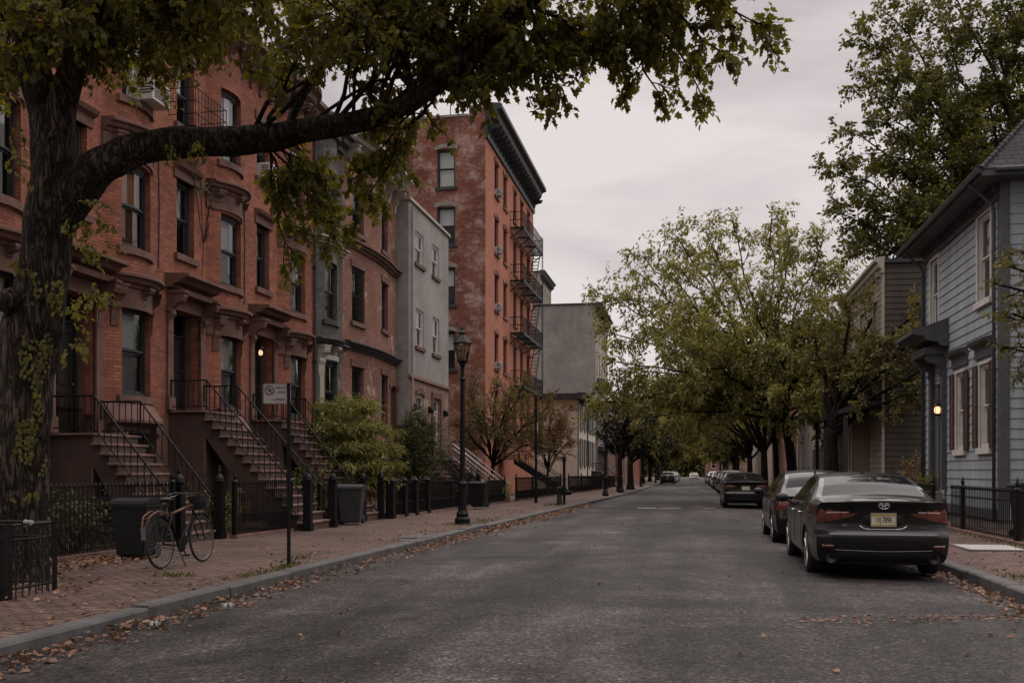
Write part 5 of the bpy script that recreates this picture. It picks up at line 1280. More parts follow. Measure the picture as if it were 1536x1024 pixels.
    pz = .815 if kind == 'sedan' else .80
    patch('plate_recess', -.34, .34, [(0, pz - .07), (.2, pz - .13), (.8, pz - .13), (1, pz - .07)], [(0, pz + .09), (.15, pz + .11), (.85, pz + .11), (1, pz + .09)], M['paint_black'] if detail else M['plastic_black'], R, .004)
    b = MB(); yp = gz_(pz) - .022; b.box(-.155, .155, yp, yp + .012, pz - .082, pz + .082); pl = b.build('number_plate', M['plate_cream'], R); bevel(pl, .004, 1)
    b = MB()
    for q in ((-.165, -.155), (.155, .165)): b.box(q[0], q[1], yp - .003, yp + .012, pz - .092, pz + .092)
    b.box(-.155, .155, yp - .003, yp + .012, pz + .082, pz + .092); b.box(-.155, .155, yp - .003, yp + .012, pz - .092, pz - .082); b.build('plate_frame', M['chrome'], pl)
    b = MB(); b.box(-.155, .155, yp - .004, yp - .001, pz + .052, pz + .082); b.box(-.155, .155, yp - .004, yp - .001, pz - .082, pz - .060); b.build('plate_band', M['plate_yellow'], pl)
    MX = lambda x, y, z: Matrix.Translation((x, y, z)) @ Matrix.Rotation(PI / 2, 4, 'X')
    patch('bumper_trim', -.78, .78, [(0, .25), (1, .25)], [(0, .36), (.12, .40), (.88, .40), (1, .36)], M['plastic_black'], R, .006, 20)
    patch('diffuser_line', -.74, .74, [(0, .40), (.5, .385), (1, .40)], [(0, .412), (.5, .397), (1, .412)], M['paint_grey'] if detail else pm, R, .010, 24, 2)
    patch('chrome_strip' if detail else 'bumper_crease', -.90, .90, [(0, .655), (1, .655)], [(0, .668), (1, .668)], M['paint_grey'] if detail else pm, R, .005, 24, 2)
    if detail:
        text_mesh('1VJ 7B9R', .092, M['plate_blue'], 'plate_number', pl, MX(0, yp - .003, pz - .004) @ Matrix.Diagonal((.62, 1.15, 1, 1)), .0015)
        ez = 1.005; ye = gz_(ez) - .012; b = MB()
        for (rx, rz_, cz) in ((.066, .046, 0), (.022, .044, .0), (.05, .017, .016)):
            b.tube([(rx * math.cos(a), ye, ez + cz + rz_ * math.sin(a)) for a in [2 * PI * i / 28 for i in range(29)]], .0062, 6, cap=False)
        b.build('emblem', M['chrome'], R, smooth=True)
        text_mesh('AP', .06, M['chrome'], 'badge', R, MX(-.50, gz_(.73) + cor(.5) - .012, .735), .003)
        text_mesh('xcoxc', .036, M['chrome'], 'badge', R, MX(.52, gz_(.73) + cor(.5) - .012, .715), .003)
        b = MB()
        def gl(pts): b.tube([(t * wz(z), gz_(z) + cor(t * wz(z)) - .001, z) for t, z in pts], .0045, 4)
        for s_ in (1, -1): gl([(s_ * .64, 1.06), (s_ * .655, .98), (s_ * .655, .80), (s_ * .60, .70), (s_ * .54, .675)])
        gl([(-.54, .675), (-.3, .67), (0, .67), (.3, .67), (.54, .675)]); b.build('trunk_seam', M['plastic_black'], R)
        b = MB()
        gl2 = lambda pts, r: b.tube([(t * wz(z), gz_(z) + cor(t * wz(z)) - .004, z) for t, z in pts], r, 6)
        gl2([(-.36, .735), (-.30, .70), (-.24, .688), (0, .685), (.24, .688), (.30, .70), (.36, .735)], .007); b.build('plate_trim', M['chrome'], R, smooth=True)
        for s_ in (1, -1):
            b = MB(); x = s_ * .66; b.lathe([(.062, .0), (.066, -.02), (.058, -.03), (.052, -.02), (.05, .08)], 18, (x, .07 + cor(x), .285), axis='y'); ex = b.build('exhaust_tip', M['bin_grey'], R, smooth=True)
            patch('reflector', s_ * .93, s_ * .74, [(0, .44), (1, .44)], [(0, .475), (1, .475)], M['tail_red'], R, .005)
    if kind != 'sedan' or detail:
        b = MB(); yy = 1.75 if kind == 'sedan' else .85; zz = lerpc(K['top'], yy); b.prism([(0, 0), (.0, 0), (.16, 0)], -.03, .03) if False else None
        n = b.add([(-.03, yy, zz - .01), (.03, yy, zz - .01), (.025, yy + .17, zz - .005), (-.025, yy + .17, zz - .005), (0, yy + .01, zz + .065)])
        for f in ((0, 1, 4), (1, 2, 4), (2, 3, 4), (3, 0, 4)): b.face([n + q for q in f])
        b.build('antenna_fin', pm, R)
    for s_ in (1, -1):                                    # mirrors, handles, seams
        ym = K['wg'][1] - .25; zz = lerpc(K['belt'], ym) + .09; xw = W * lerpc(K['wid'], ym)
        b = MB(); b.lathe([(.0, -.07), (.06, -.06), (.085, 0), (.075, .06), (0, .09)], 12, (0, 0, 0), axis='y'); mo = b.build('wing_mirror', M['plastic_black'], R, smooth=True, loc=(s_ * (xw + .11), ym, zz)); mo.scale = (1.35, .8, .9)
        b = MB(); b.tube([(s_ * xw * .94, ym + .03, zz - .08), (s_ * (xw + .06), ym, zz - .02)], .022, 6); b.build('mirror_arm', M['plastic_black'], R)
        zc = lerpc(K['belt'], 2.0) - .13; dl = (K['sg'][0] + .35, (K['sg'][0] + K['sg'][1]) / 2 + .22)
        for y in dl:
            x = W * lerpc(K['wid'], y) * .99; b = MB(); b.tube([(s_ * (x - .0), y, zc), (s_ * (x + .028), y + .03, zc), (s_ * (x + .028), y + .19, zc), (s_ * x, y + .22, zc)], .013, 6); b.build('door_handle', pm if not detail else M['chrome'], R)
        b = MB()
        for y in ((K['sg'][0] + K['sg'][1]) / 2 + .1, K['sg'][1] - .35, K['sg'][0] + .28):
            h = half(y); b.tube([(s_ * (h[i][0] + .001), y, h[i][1]) for i in range(4, 15)], .004, 4)
        b.build('door_seam', M['plastic_black'], R)
        b = MB(); pts = []
        for y in [K['sg'][0] + (K['sg'][1] - K['sg'][0]) * i / 20 for i in range(21)]: h = half(y); pts.append((s_ * (h[15][0] + .004), y, h[15][1] - .008))
        b.tube(pts, .0075, 5); b.build('window_trim', M['chrome'] if detail else M['plastic_black'], R)
        for a in ax:
            wl = MB(); Rw = K['R']; xo = s_ * (W - .035)
            prof = [(Rw - .10, 0), (Rw - .085, 0.012), (Rw - .10, -.03), (.06, -.05), (.045, -.035), (.0, -.035)]
            wl.lathe([(r, s_ * h) for r, h in prof], 24, (0, 0, 0), axis='x')
            for k in range(10):
                an = 2 * PI * k / 10; c_, d_ = math.cos(an), math.sin(an); wl.tube([(s_ * -.012, .05 * c_, .05 * d_), (s_ * .0, (Rw - .1) * c_, (Rw - .1) * d_)], [.022, .014], 5)
            wo = wl.build('wheel', M['steel'], R, smooth=True, fix=True, loc=(xo, a, Rw)); wo.data.set_sharp_from_angle(angle=.6)
            ty = MB(); ty.lathe([(r, s_ * h) for r, h in ((Rw - .10, -.01), (Rw - .05, .015), (Rw - .015, .0), (Rw, -.03), (Rw, -.17), (Rw - .02, -.20), (Rw - .10, -.20))], 28, (0, 0, 0), axis='x')
            tyo = ty.build('tyre', M['rubber'], wo, smooth=True, fix=True)
    # front lamps and grille, seen only from the other side
    for s_ in (1, -1):
        b = MB(); x0 = .55 * W; x1 = .80 * W; zc = K['belt'][-1][1] - .0
        b.box(min(s_ * x0, s_ * x1), max(s_ * x0, s_ * x1), Ln - .42, Ln - corf(x1) + .02, zc - .07, zc + .03); b.build('headlight', M['headlight'], R)
    b = MB(); b.box(-.42, .42, Ln - .1, Ln + .004, .36, .56); b.build('grille', M['plastic_black'], R)
    return R
g_r = 'cars parked along the right kerb'
car('sedan', 'glossy black saloon nearest the camera with yellowish number plate', 2.5, 13.95, M['paint_black'], detail=1, group=g_r)
car('hatchback', 'dark grey hatchback parked just ahead of the black saloon', 2.45, 20.3, M['paint_black'], group=g_r)
car('sedan', 'black saloon with big rear lights, third along the right kerb', 2.05, 40.6, M['paint_black'], group=g_r)
car('hatchback', 'silver-grey hatchback, fourth along the right kerb', 2.5, 60.5, M['paint_grey'], group=g_r)
for i, (kd, cl, y, lb) in enumerate((('suv', 'paint_grey', 69, 'grey sport utility car right ahead of the silver-grey hatchback'), ('hatchback', 'paint_brown', 78, 'brownish hatchback sixth along the right kerb'), ('suv', 'paint_charcoal', 88, 'charcoal sport utility car seventh along the right kerb'), ('suv', 'paint_silver', 99, 'silver sport utility car eighth along the right kerb'), ('hatchback', 'paint_black', 112, 'black hatchback ninth along the right kerb'), ('suv', 'paint_white', 127, 'white sport utility car far along the right kerb'), ('sedan', 'paint_grey', 146, 'grey saloon furthest along the right kerb'))):
    car(kd, lb, 2.55, y, M[cl], group=g_r)
g_l = 'cars parked along the left kerb'
for kd, cl, y, lb in (('suv', 'paint_black', 126, 'black sport utility car nearest along the left kerb'), ('suv', 'paint_silver', 138, 'silver sport utility car second along the left kerb'), ('hatchback', 'paint_white', 152, 'white hatchback third along the left kerb'), ('suv', 'paint_grey', 172, 'grey sport utility car furthest along the left kerb')):
    car(kd, lb, -3.2, y, M[cl], group=g_l)
car('sedan', 'small white car in the middle of the far road', .1, 200, M['paint_white'])

# ------------------------------------------------------------------ street lamps
def lamp(label, X, Y, group='black street lamps with glass lanterns'):
    R = thing('street_lamp', label, 'street lamp', (X, Y, gz(Y) + .13), 0, group)
    q = MB(); q.lathe([(.20, 0), (.20, .14), (.165, .17), (.15, .2), (.165, .26), (.12, .34), (.11, .38), (.10, .95), (.13, 1.0), (.13, 1.05), (.09, 1.1), (.07, 1.16)], 8, ph=PI / 8); 
    q.lathe([(.068, 1.16), (.055, 3.66), (.075, 3.70), (.075, 3.74), (.05, 3.78)], 16); q.lathe([(.052, 3.78), (.045, 3.9), (.05, 4.02), (.085, 4.1), (.05, 4.14)], 12)
    q.build('post', M['iron'], R, smooth=False)
    c = MB()
    c.lathe([(.05, 4.12), (.13, 4.17), (.135, 4.20), (.02, 4.2)], 6); 
    for i in range(6):
        a = PI / 3 * i; b = a + PI / 3
        c.tube([(.125 * math.cos(a), .125 * math.sin(a), 4.19), (.215 * math.cos(a), .215 * math.sin(a), 4.63)], .011, 4)
        c.tube([(.215 * math.cos(a), .215 * math.sin(a), 4.63), (.215 * math.cos(b), .215 * math.sin(b), 4.63)], .014, 4)
        c.tube([(.09 * math.cos(a), .09 * math.sin(a), 4.1), (.16 * math.cos(a), .16 * math.sin(a), 4.2), (.13 * math.cos(a), .13 * math.sin(a), 4.26)], .008, 4)
    c.lathe([(.26, 4.63), (.255, 4.66), (.10, 4.86), (.085, 4.86), (.09, 4.93), (.05, 4.96), (.02, 5.0), (.028, 5.04), (.0, 5.1)], 6)
    lt = c.build('lantern', M['iron'], R)
    g = MB(); g.lathe([(.118, 4.2), (.205, 4.62)], 6); g.build('lantern_glass', M['lamp_glass'], lt)
    g = MB(); g.lathe([(.02, 4.2), (.03, 4.3), (.05, 4.4), (.045, 4.5), (.0, 4.56)], 10); g.build('bulb', M['lamp_bulb'], lt, smooth=True); return R
lamp('black cast-iron street lamp with glass lantern, nearest of the lamps, before the grey stucco house', -5.85, 25.0)
lamp('black street lamp in front of the grey clapboard house with shopfront', -4.95, 57)
lamp('black street lamp just left of the dark purple-leaved trees', -4.75, 66.5)
lamp('distant black street lamp beyond the dark purple-leaved trees', -4.9, 96)
lamp('furthest black street lamp on the left pavement', -5.0, 135)
R = thing('utility_pole', 'slim black pole standing in front of the fire escape', 'pole', (-6.8, 43.2, .05)); q = MB(); q.lathe([(.075, 0), (.075, .7), (.055, .75), (.05, 4.75), (0, 4.8)], 10); q.build('shaft', M['iron'], R)
q = MB(); q.box(-.02, .09, -.02, .02, 3.2, 3.55); q.build('sign_plate', M['sign_white'], R)

# ------------------------------------------------------------------ sign on a pole
R = thing('street_sign', 'white rectangular prohibition sign on a thin dark post at the kerb', 'sign', (-5.72, 13.5, .13))
q = MB(); q.box(-.022, .022, -.016, .016, -.2, 2.62); 
for i in range(26): q.lathe([(.006, 0), (.006, .001)], 6, (0, -.018, .2 + .09 * i), axis='y')
q.build('post', M['iron'], R)
V0 = Vector((-.34, -.94, 0)); rot = math.atan2(.18, .98)     # the board faces down the street towards us
SB = bpy.data.objects.new('sign_board', bpy.data.meshes.new('sign_board')); bpy.data.objects.remove(SB)
b = MB(); w2, h2, rr = .2, .145, .03; pts = []
for cx, cz, a0 in ((w2 - rr, h2 - rr, 0), (-w2 + rr, h2 - rr, PI / 2), (-w2 + rr, -h2 + rr, PI), (w2 - rr, -h2 + rr, 1.5 * PI)):
    for k in range(5): a = a0 + PI / 8 * k; pts.append((cx + rr * math.cos(a), cz + rr * math.sin(a)))
n = b.add([(x, 0, z) for x, z in pts] + [(x, .006, z) for x, z in pts]); k = len(pts)
b.face(range(n, n + k)); b.face(range(n + k, n + 2 * k))
for i in range(k): b.face((n + i, n + (i + 1) % k, n + k + (i + 1) % k, n + k + i))
S = b.build('sign_board', M['sign_white'], R, fix=True); S.location = (-.17, -.03, 2.47); S.rotation_euler = (0, 0, TH * .9)
b = MB(); c = [(-.105 + .062 * math.cos(a), -.002, .05 + .062 * math.sin(a)) for a in [2 * PI * i / 28 for i in range(29)]]; b.tube(c, .0075, 6, cap=False); b.tube([(-.105 - .043, -.003, .05 + .043), (-.105 + .043, -.003, .05 - .043)], .006, 5); b.build('prohibition_ring', M['sign_red'], S)
b = MB()
for p in ([(-.135, .075), (-.122, .07), (-.112, .035), (-.08, .035)], [(-.12, .062), (-.078, .062), (-.084, .045), (-.115, .045)], [(-.11, .035), (-.115, .024)], [(-.085, .035), (-.082, .024)]): b.tube([(x, -.002, z) for x, z in p], .0055, 5)
b.build('symbol', M['sign_black'], S)
SX = lambda x, z: Matrix.Translation((x, -.002, z)) @ Matrix.Rotation(PI / 2, 4, 'X')
text_mesh('DIB.AR.RI', .042, M['sign_black'], 'sign_text', S, SX(.075, .085), .001)
text_mesh('ATVIS', .042, M['sign_black'], 'sign_text', S, SX(.075, .02), .001)
text_mesh('L.APPERE', .046, M['sign_black'], 'sign_text', S, SX(.02, -.085), .001)
b = MB(); n = 0
b.tube([(x * .955, -.001, z * .94) for x, z in pts + pts[:1]], .0022, 4); b.build('sign_border', M['sign_black'], S)

# ------------------------------------------------------------------ wheelie bins
def wbin(label, X, Y, mt, h=.92, wd=.30, rz=0, z=.13, handle=True, group=None):
    R = thing('wheelie_bin', label, 'bin', (X, Y, z), rz, 'wheelie bins on the left pavement')
    q = MB(); n = q.add([(sx * (wd * (.78 if zz < .5 else 1)), sy * (wd * (.86 if zz < .5 else 1.12)), zz) for zz in (.04, h - .1) for sx, sy in ((-1, -1), (1, -1), (1, 1), (-1, 1))])
    for f in ((0, 1, 2, 3), (4, 5, 6, 7), (0, 1, 5, 4), (1, 2, 6, 5), (2, 3, 7, 6), (3, 0, 4, 7)): q.face([n + i for i in f])
    o = q.build('body', mt, R, fix=True); bevel(o, .035, 3)
    q = MB(); q.box(-wd * 1.06, wd * 1.06, -wd * 1.18, wd * 1.18, h - .13, h - .07); q.box(-wd * .93, wd * .93, -wd * 1.05, wd * 1.05, h - .40, h - .36)
    q.box(-.12, .12, -wd * 1.07, -wd * 1.0, h - .3, h - .2); bevel(q.build('rim', mt, R), .012, 2)
    q = MB(); n = 7; prev = None
    prof = [(-wd * 1.22, h - .085), (-wd * 1.16, h - .03), (-wd * .6, h + .005), (0, h + .015), (wd * .7, h + .0), (wd * 1.15, h - .03), (wd * 1.25, h - .07)]
    q.prism([(a, b) for a, b in prof], -wd * 1.08, wd * 1.08, lambda u, w_, z_: (u, w_, z_)); bevel(q.build('lid', mt, R, fix=True), .012, 2)
    q = MB(); q.tube([(-.2, wd * 1.25, h - .12), (.2, wd * 1.25, h - .12)], .018, 8); q.build('handle', mt, R)
    for s in (-1, 1): q = MB(); q.lathe([(.0, -.03), (.10, -.03), (.11, -.015), (.11, .015), (.10, .03), (0, .03)], 16, (s * wd * .8, wd * .85, .11), axis='x'); q.build('wheel', M['rubber'], R)
    return R
wbin('black wheelie bin beside the rear wheel of the bicycle', -8.5, 14.15, M['bin'], .93, .275, .1)
wbin('dark grey wheelie bin by the second stoop, in front of the maple shrub', -8.6, 24.3, M['bin_grey'], 1.0, .31, .15)
wbin('black bin against the railings just right of the street lamp foot', -7.7, 35.6, M['bin'], .95, .3, -.1)

# ------------------------------------------------------------------ bicycle
R = thing('bicycle', 'black bicycle with copper-coloured top tube standing on its kickstand', 'bicycle', (-7.26, 12.72, .135)); R.rotation_euler = (math.radians(0), math.radians(-4), math.radians(-1.5))
M['rim'] = mk('rim', (.16, .155, .15), .4, (.10, .095, .09), 6, metal=.6)
Rw = .345; WB = 1.13
def bwheel(y, ang=0):
    w_ = MB(); w_.tube([(0, (Rw - .03) * math.cos(a), (Rw - .03) * math.sin(a)) for a in [2 * PI * i / 40 for i in range(41)]], .012, 6, cap=False)
    w_.lathe([(.022, -.04), (.03, -.035), (.016, -.02), (.016, .02), (.03, .035), (.022, .04)], 10, axis='x')
    for k in range(28):
        a = 2 * PI * k / 28; s_ = .03 if k % 2 else -.03; a2 = a + (.5 if k % 4 < 2 else -.5)
        w_.tube([(s_, .026 * math.cos(a2), .026 * math.sin(a2)), (0, (Rw - .03) * math.cos(a), (Rw - .03) * math.sin(a))], .0016, 3, cap=False)
    o = w_.build('wheel', M['rim'], R, smooth=True, loc=(0, y, Rw)); o.rotation_euler = (0, 0, ang)
    t_ = MB(); t_.tube([(0, (Rw - .015) * math.cos(a), (Rw - .015) * math.sin(a)) for a in [2 * PI * i / 48 for i in range(49)]], .02, 8, cap=False); t_.build('tyre', M['rubber'], o, smooth=True); return o
bwheel(0); bwheel(WB)
q = MB(); BB = (0, .46, .29); SA = (0, .30, .78); HT = (0, .92, .86); HB = (0, .955, .70)
for a, b, r in ((BB, SA, .016), (BB, HB, .019), (HT, HB, .02)): q.tube([a, b], r, 8)
for s in (-.05, .05):
    q.tube([(s, 0, Rw), (s * .6, BB[1] - .03, BB[2])], .010, 6); q.tube([(s, 0, Rw), (s * .5, SA[1] + .02, SA[2] - .05)], .009, 6); q.tube([(s * 1.1, WB, Rw), (s * 1.1, 1.02, .60), (s * .6, .965, .69)], .012, 6)
q.tube([(0, .29, .76), (0, .255, .93)], .013, 8); q.tube([HT, (0, .90, .98), (0, .95, 1.01)], .013, 8)
q.build('frame', M['iron'], R, smooth=True)
q = MB(); q.tube([(0, .31, .74), HT], .021, 8); q.build('top_tube', M['copper'], R, smooth=True)
q = MB(); q.tube([(-.30, .80, 1.02), (-.24, .90, 1.05), (-.10, .96, 1.02), (.10, .96, 1.02), (.24, .90, 1.05), (.30, .80, 1.02)], .0125, 8); hb = q.build('handlebar', M['bin_grey'], R, smooth=True)
for s in (-1, 1):
    q = MB(); q.tube([(s * .27, .84, 1.035), (s * .315, .745, 1.01)], .019, 8); q.build('grip', M['rubber'], hb, smooth=True)
    q = MB(); q.tube([(s * .2, .93, 1.04), (s * .26, .90, 1.0), (s * .30, .84, .995)], .006, 5); q.build('brake_lever', M['steel'], hb)
q = MB(); q.lathe([(.0, -.16), (.05, -.14), (.085, -.08), (.075, 0), (.035, .09), (.02, .14), (0, .15)], 14, axis='y'); sd = q.build('saddle', M['plastic_black'], R, smooth=True, loc=(0, .25, .955)); sd.scale = (1, 1, .45)
q = MB(); q.lathe([(.07, -.012), (.095, -.01), (.095, .01), (.07, .012)], 22, (.06, .46, .29), axis='x')
for s in (1, -1): q.tube([(.06 * s, .46, .29), (.075 * s, .46 + s * .08, .29 - s * .15)], .010, 6); q.box(.075 * s - .045, .075 * s + .045, .46 + s * .08 - .03, .46 + s * .08 + .03, .28 - s * .15, .30 - s * .15)
q.tube([(.06, .46, .385), (.05, 0, Rw + .05)], .006, 4); q.tube([(.06, .46, .195), (.05, 0, Rw - .05)], .006, 4); q.build('crankset', M['iron'], R)
for y, a0, a1, mm in ((0, .12, 2.9, 'iron'), (WB, .9, 3.0, 'iron')):
    q = MB(); ar = [a0 + (a1 - a0) * i / 16 for i in range(17)]
    for x0, x1 in ((-.026, 0), (0, .026)):
        for a, b in zip(ar, ar[1:]):
            r0 = Rw + .03; q.quad((x0, y + r0 * math.cos(a), Rw + r0 * math.sin(a)), (x1, y + r0 * math.cos(a), Rw + r0 * math.sin(a)), (x1, y + r0 * math.cos(b), Rw + r0 * math.sin(b)), (x0, y + r0 * math.cos(b), Rw + r0 * math.sin(b)))
    q.build('mudguard', M[mm], R, smooth=True)
q = MB(); q.box(-.03, .03, -.40, -.385, .42, .60); q.build('reflector_plate', M['steel'], R)
q = MB()
for s in (-.055, .055): q.tube([(s, .22, .72), (s, -.05, .735), (s, -.26, .735)], .008, 5); q.tube([(s, -.12, .735), (s, 0, Rw)], .006, 5)
for y in (-.26, -.12, .02, .14): q.tube([(-.055, y, .735), (.055, y, .735)], .006, 5)
q.build('luggage_rack', M['iron'], R); q = MB(); q.tube([(-.06, .16, .76), (-.06, -.10, .80), (-.05, -.28, .74), (-.03, -.37, .60), (.03, -.37, .60), (.05, -.28, .74), (.06, -.10, .80), (.06, .16, .76)], .013, 6)
q.tube([(-.055, -.26, .735), (-.03, -.36, .70), (.03, -.36, .70), (.055, -.26, .735)], .007, 5); q.build('rack_stay', M['copper'], R, smooth=True)
q = MB(); q.lathe([(.10, -.10), (.13, .0), (.14, .10), (.135, .10), (.125, 0), (.095, -.09)], 14, (0, 1.10, .88)); q.build('basket', M['bin'], R)
q = MB()
for s in (-1, 1): q.tube([(s * .02, .40, .30), (s * .16, .36, .0)], .009, 6)
q.build('kickstand', M['iron'], R)

# ------------------------------------------------------------------ iron fences
def fence(label, p0, p1, h=1.05, z=None, sp=.11, posts=None, ornate=False, spear=True, rails=(.12, .82), pr=.011, postw=.045, low=True, boxposts=()):
    v = Vector((p1[0] - p0[0], p1[1] - p0[1])); ln = v.length; a = math.atan2(v.y, v.x); z = gz(p0[1]) + .13 if z is None else z
    R = thing('iron_fence', label, 'fence', (p0[0], p0[1], z), a, None); q = MB(); n = int(ln / sp); dz = gz(p1[1]) - gz(p0[1])
    Z = lambda x: dz * x / ln
    for r in rails: q.tube([(0, 0, h * r), (ln, 0, h * r + dz)], .018, 4); 
    for i in range(n + 1):
        x = ln * i / n; zz = Z(x); top = h if spear else h * rails[-1]
        q.tube([(x, 0, zz), (x, 0, zz + top)], pr, 5)
        if spear: q.lathe([(.012, 0), (.026, .03), (.0, .10)], 5, (x, 0, zz + top - .02))
        if low and i < n: x2 = x + sp / 2; q.tube([(x2, 0, zz), (x2, 0, zz + h * .42)], pr * .8, 4); q.lathe([(.010, 0), (.02, .025), (.0, .07)], 4, (x2, 0, zz + h * .42 - .01))
        if ornate and i < n:
            x2 = x + ln / n / 2
            for zc, rr in ((h * .55, .045), (h * .70, .035)): q.tube([(x2 + rr * math.cos(t_), 0, zz + zc + rr * math.sin(t_)) for t_ in [2 * PI * k / 10 for k in range(11)]], .006, 4, cap=False)
    q.build('panel', M['iron'], R)
    for x in (posts if posts is not None else (0, ln)):
        b = MB(); zz = Z(x); s = postw; b.box(x - s, x + s, -s, s, zz - .1, zz + h * 1.02); b.lathe([(s * 1.5, h * 1.02), (s * 1.5, h * 1.02 + .03), (s * .6, h * 1.02 + .06), (s * .9, h * 1.02 + .12), (s * .4, h * 1.02 + .2), (0, h * 1.02 + .26)], 8, (x, 0, zz)); b.build('post', M['iron'], R)
    for x in boxposts:
        b = MB(); zz = Z(x); s = .115; b.box(x - s * 1.2, x + s * 1.2, -s * 1.2, s * 1.2, zz - .1, zz + .16); b.box(x - s, x + s, -s, s, zz + .16, zz + h * 1.05); b.box(x - s * 1.2, x + s * 1.2, -s * 1.2, s * 1.2, zz + h * 1.05, zz + h * 1.1); n_ = b.add([(x - s, -s, zz + h * 1.1), (x + s, -s, zz + h * 1.1), (x + s, s, zz + h * 1.1), (x - s, s, zz + h * 1.1), (x, 0, zz + h * 1.1 + .13)])
        for f in ((0, 1, 4), (1, 2, 4), (2, 3, 4), (3, 0, 4)): b.face([n_ + i for i in f])
        b.build('post', M['iron'], R)
    c = MB(); c.box(-.05, ln + .05, -.09, .09, -.25, .07); k = c.build('plinth', M['brownstone_step'], R); k.rotation_euler = (0, -math.atan2(dz, ln), 0); return R
def pitfence():
    R = thing('tree_pit_fence', 'low black iron tree-pit fence in the bottom left corner', 'fence', (-7.17, 10.24, .13)); q = MB(); h = .80
    for (a, b) in (((0, 0), (0, -2.2)), ((0, 0), (-2.0, .12))):
        for zz in (.1, .62, .78): q.tube([(a[0], a[1], zz), (b[0], b[1], zz)], .014, 5)
        ln = math.hypot(b[0], b[1]); n = int(ln / .105)
        for i in range(n + 1):
            f = i / n; x, y = b[0] * f, b[1] * f; q.tube([(x, y, 0), (x, y, .78)], .0085 if i else .02, 5)
            if i % 2 and i < n:
                dx, dy = b[0] / ln, b[1] / ln
                for zc, rr, s_ in ((.30, .048, 1), (.45, .04, -1), (.56, .03, 1)): q.tube([(x + dx * s_ * (.0 + rr * math.cos(t_)), y + dy * s_ * rr * math.cos(t_), zc + rr * math.sin(t_)) for t_ in [2 * PI * k / 12 for k in range(10)]], .0065, 4)
    q.build('panel', M['iron'], R)
    for x, y in ((-.02, -.85), (0, 0)): b = MB(); s = .07 if y else .02; b.box(x - s, x + s, y - s, y + s, -.1, .80 if y else .84); b.build('post', M['iron'], R)
    return R
pitfence()
q = MB(); rng = random.Random(2)
for i in range(5): q.lathe([(.0, -.03), (.022, -.012), (.026, .012), (.0, .03)], 7, (-7.17 + rng.uniform(-.015, .015), 9.72 + i * .028, .925 + rng.uniform(-.02, .015)))
tag(q.build('plastic_bag', M['plaza'], smooth=True), 'scrap of white plastic caught on the tree-pit fence rail', 'litter')
fence('black iron front-yard fence behind the big tree, left of the first stoop', (-9.35, 12.6), (-9.35, 16.75), 1.12)
fence('ornate black iron railings right behind the bicycle front wheel', (-9.1, 18.75), (-8.95, 21.15), 1.10, ornate=True, sp=.10)
fence('black iron fence between the second and third stoops behind the grey bin', (-9.0, 23.1), (-9.0, 25.5), 1.0)
fence('black iron fence with heavy square posts below the maple shrub', (-8.6, 27.6), (-8.6, 31.6), 1.0, posts=(), boxposts=(.05, 1.3, 2.5, 3.95))
fence('black iron fence running behind the nearest street lamp', (-8.55, 31.7), (-8.5, 37.9), 1.0, posts=(0, 3, 6.2))
fence('low black fence before the steel-railed steps of the stucco house', (-8.2, 39.8), (-8.15, 42.9), .95)
fence('long black fence beneath the green garden tree by the tenement', (-8.0, 45.0), (-7.6, 57.5), 1.05, posts=(0, 4, 8, 12.5), sp=.14)
fence('black fence under the sparse reddish tree', (-7.5, 60.5), (-7.0, 77.5), 1.05, posts=(0, 5.6, 11.2, 17), sp=.16)
fence('black fence in front of the cream clapboard house', (-6.9, 78), (-6.9, 89), 1.0, posts=(0, 5.5, 11), sp=.18)
fence('black spiked iron railings along the right pavement by the blue-grey house', (5.9, 10.5), (5.9, 24.6), .98, posts=(3.0, 6.4, 9.3, 13.1), sp=.12, postw=.045, low=False, pr=.0095)
fence('black railings along the right pavement beyond the blue-grey house door', (5.95, 26.6), (6.0, 38.5), .98, posts=(0, 4, 8, 11.9), sp=.13)
wbin('dark rounded bin behind the right-hand railings at the blue-grey house', 6.75, 21.6, M['bin'], 1.15, .36, 1.5, .1)
bpy.data.objects['wheelie_bin.003']['group'] = 'bins behind the railings'

# hoop bicycle rack
R = thing('bicycle_rack', 'small black hoop bicycle rack at the kerb under the reddish tree', 'bicycle rack', (-5.45, 40.2, .08)); q = MB()
for k in range(3): q.tube([(0, k * .45, 0)] + [(0, k * .45 + .19 - .19 * math.cos(a), .55 + .19 * math.sin(a)) for a in [PI * i / 8 for i in range(9)]] + [(0, k * .45 + .38, 0)], .022, 6)
q.tube([(0, -.1, .5), (0, 1.4, .5)], .018, 6); q.build('hoops', M['iron'], R)
R = thing('bollard_post', 'short black post beside the hoop bicycle rack', 'post', (-5.4, 42, .07)); q = MB(); q.lathe([(.06, 0), (.06, 1.75), (.08, 1.78), (.08, 2.0), (.0, 2.06)], 10); q.build('shaft', M['iron'], R)
R = thing('utility_cover', 'pale square utility cover set in the right pavement', 'cover', (5.1, 18.7, .135)); q = MB(); q.box(-.45, .45, -.6, .6, -.05, .02); q.build('plate', M['plaza'], R); q = MB(); q.box(-.5, .5, -.65, .65, -.06, .012); q.build('frame', M['granite'], R)

